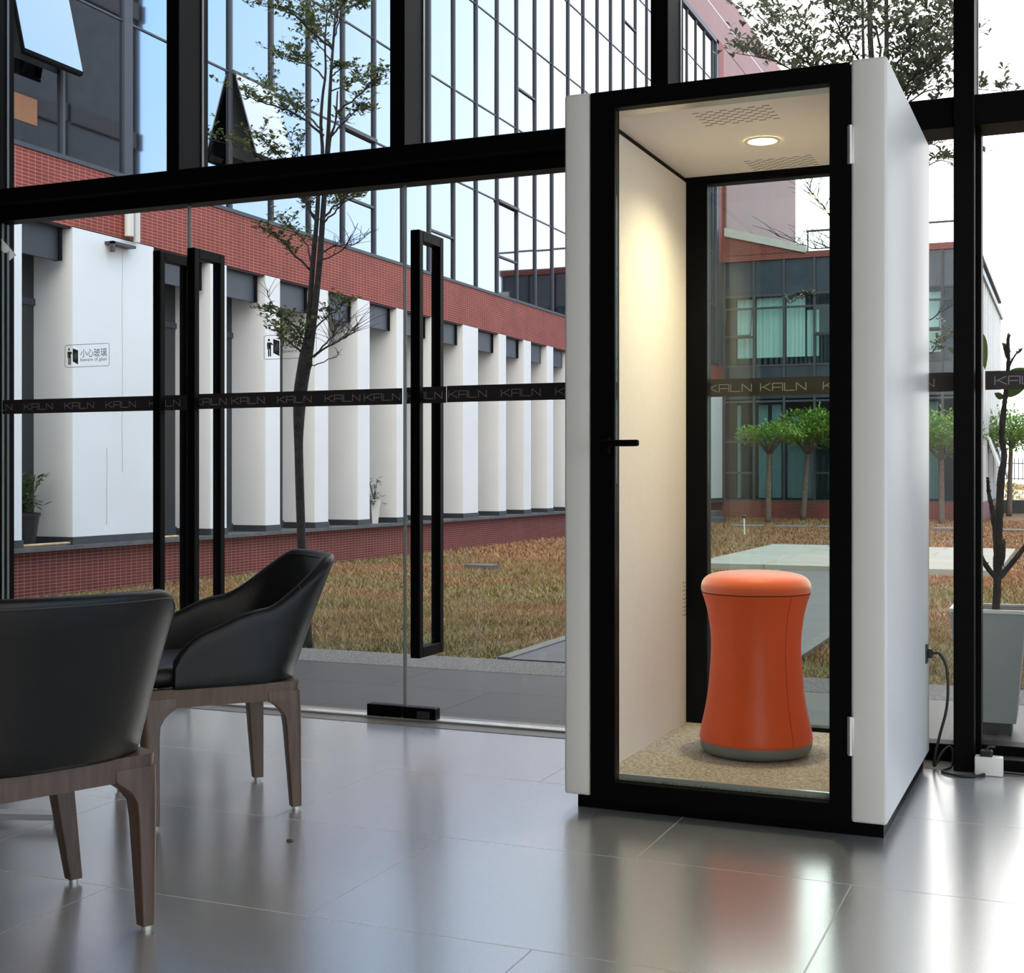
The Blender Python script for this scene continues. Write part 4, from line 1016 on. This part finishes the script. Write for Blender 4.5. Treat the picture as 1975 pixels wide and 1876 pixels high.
br([(1700, 520), (1640, 470), (1580, 480), (1500, 455)], .1, .007, leaves=0, twigs=34, spread=.17)
br([(1700, 480), (1620, 430), (1580, 390), (1555, 350)], .2, .006, leaves=0, twigs=34, spread=.16)
br([(1700, 620), (1620, 575), (1560, 570), (1520, 585)], .1, .005, leaves=9, twigs=3, spread=.05, start=.6, L=.04, w=.02)
br([(1702, 700), (1780, 690), (1810, 665), (1842, 640)], .2, .006, leaves=26, twigs=6, spread=.06, start=.5, L=.04, w=.02)
br([(1702, 660), (1790, 620), (1815, 600), (1850, 585)], -.1, .005, leaves=0, twigs=14, spread=.09)
bm_.build('branches', M_BARK, t); lf.build('foliage', M_LEAFG, t)

# small umbrella shaped trees in the lawn
def round_tree(label, x, y, zc, rx, rz, ht, lean=0, n_=520, twin=False, m_leaf=M_LEAFB):
    t = thing('lawn_tree', label, 'tree', (x, y, 0), group='small round crowned trees in the far lawn')
    tr = MB(); tr.tube(spline([(x+lean, y, -.03), (x+lean*.5, y, ht*.5), (x, y, ht), (x, y, zc)], 5), [.075-.035*i/15 for i in range(16)], 10)
    for i in range(7):
        a = i*.9; tr.tube([(x, y, ht-.05), (x+.35*rx*math.cos(a), y+.35*rx*math.sin(a), ht+.28), (x+.75*rx*math.cos(a), y+.75*rx*math.sin(a), zc)], [.03, .02, .008], 6)
    tr.build('trunk', M_BARKP, t, smooth=True)
    m_ = MB()
    for i in range(n_):
        a = random.uniform(0, 6.283); rr_ = math.sqrt(random.random()); zz = random.uniform(-1, 1)*math.sqrt(max(0, 1-rr_**2.5))
        p = Vector((x+rx*rr_*math.cos(a), y+rx*rr_*math.sin(a), zc+rz*(zz*.9+.25*noise.noise(Vector((a*2, rr_*3, 1))))-.12*rr_))
        for k in range(5): leaf(m_, p+Vector([random.gauss(0, .05) for _ in range(3)]), Vector((random.uniform(-1, 1), random.uniform(-1, 1), random.uniform(-.5, .6))), Vector((0, 0, 1)), .13, .05)
    m_.build('foliage', m_leaf, t)
round_tree('thin lawn tree with a flat airy crown, left of the two behind the booth', -6.42, 30.6, 2.12, .78, .20, 1.60, -.03, 260)
round_tree('fuller round lawn tree right of the thin one, behind the booth', -5.90, 32.6, 2.30, .82, .50, 1.62, -.12, 620)
round_tree('bright round lawn tree showing between the booth and the black post', -2.70, 31.5, 2.10, .95, .50, 1.45, 0, 620)
round_tree('lawn tree with a low crown at the right edge, left trunk of two', -1.50, 38.6, 2.35, .95, .62, 1.9, -.05, 620, m_leaf=M_LEAFB)
round_tree('lawn tree at the right edge, right trunk of two', -1.0, 41.0, 2.5, 1.0, .6, 2.0, .05, 500, m_leaf=M_LEAFB)

# ------------------------------------------------------------------ grey planter with the dark bare tree
CX, CY = -.310, 5.84
t = thing('planter', 'tall tapered grey planter standing outside right of the black post', 'planter', (CX, CY, -.004))
def sq(h_, z, c=(CX, CY)): return [Vector((c[0]+a*h_, c[1]+b*h_, z)) for a, b in ((-1, -1), (1, -1), (1, 1), (-1, 1))]
pl_ = MB().loft([sq(.106, .05), sq(.145, .50)], cap=True).build('box', M_PLANTER, t)
MB().loft([sq(.088, -.004), sq(.090, .05)]).build('foot', M_SKIRT, t)
m_ = MB(); 
for a, b, c2, d2 in ((-.148, .148, -.148, -.136), (-.148, .148, .136, .148), (-.148, -.136, -.136, .136), (.136, .148, -.136, .136)): m_.box(CX+a, CX+b, CY+c2, CY+d2, .498, .512)
m_.build('rim', M_PLANTRIM, t)
MB().box(CX-.136, CX+.136, CY-.136, CY+.136, .495, .502).build('soil', M_SOIL, t)
TY = CY
t = thing('potted_tree', 'dark knotty young tree with few big leaves in the grey planter', 'tree', (CX, CY, .50))
tr = MB()
def knot(pts, r0, r1, k=7, nn=8):
    pp = spline([T(a, b, c3) for a, b, c3 in pts], k); n_ = len(pp)
    rad = [(r0+(r1-r0)*i/(n_-1))*(1+.16*random.uniform(-1, 1)) for i in range(n_)]
    tr.tube(pp, rad, nn)
    for i in range(1, n_-1, 2):
        a = random.uniform(0, 6.28); d = Vector((math.cos(a), math.sin(a), .7)).normalized()
        tr.tube([pp[i], pp[i]+d*(rad[i]+.008)], [.004, .001], 5)
knot([(1920, 1185, 0), (1923, 1140, 0), (1924, 1105, 0)], .0175, .0165, 3)
knot([(1924, 1110, 0), (1925, 1060, 0), (1927, 1000, 0), (1931, 920, 0), (1937, 880, 0), (1932, 840, 0), (1936, 790, 0), (1940, 755, 0), (1945, 700, 0), (1944, 660, 0), (1946, 645, 0)], .018, .006)
knot([(1924, 1100, 0), (1921, 1040, .02), (1914, 985, .04), (1907, 950, .05), (1905, 920, .05)], .014, .006)
knot([(1922, 1115, 0), (1905, 1095, -.02), (1890, 1068, -.04), (1882, 1040, -.05)], .013, .008, 4)
knot([(1926, 1115, 0), (1948, 1090, .02), (1968, 1065, .04), (1990, 1035, .05), (2010, 990, .05)], .013, .008, 4)
knot([(1930, 1090, -.02), (1935, 1050, -.03), (1934, 1040, -.03)], .013, .008, 3)
knot([(1942, 715, 0), (1950, 698, .01), (1960, 682, .02), (1970, 672, .03)], .006, .003, 4)
knot([(1943, 690, 0), (1938, 672, .01), (1937, 662, .01)], .007, .006, 3)
tr.build('trunk', M_BARK, t, smooth=True)
m_ = MB()
def bigleaf(a, b, w, dy=0, roll=.3):
    p, q = T(*a, 0), T(*b, dy); d = q-p; L = d.length; d.normalize(); s_ = Vector((-d.z, roll, d.x)).normalized(); nn = s_.cross(d)
    rows = []
    for i in range(9):
        f = i/8; ww = w*math.sin(math.pi*min(1, f**.8*.98+.01))**.8; c3 = p+d*L*f+nn*(.25*L*(f*(1-f)))
        rows.append([c3-s_*ww-nn*ww*.25, c3, c3+s_*ww-nn*ww*.25])
    m_.loft(rows, cap=False, closed=False)
bigleaf((1937, 765), (1990, 718), .033, -.05); bigleaf((1942, 722), (1988, 712), .02, .08, -.4); bigleaf((1936, 768), (1918, 758), .014, .03)
bigleaf((1893, 640), (1900, 712), .020, .02); bigleaf((1884, 690), (1828, 672), .028, .06); bigleaf((1944, 660), (1946, 640), .006, 0)
bigleaf((1938, 668), (1933, 660), .006, 0); bigleaf((1962, 682), (1973, 670), .006, 0)
m_.build('foliage', M_LEAFD, t, smooth=True)

for o in list(bpy.data.objects):
    if '_base' in o: del o['_base']
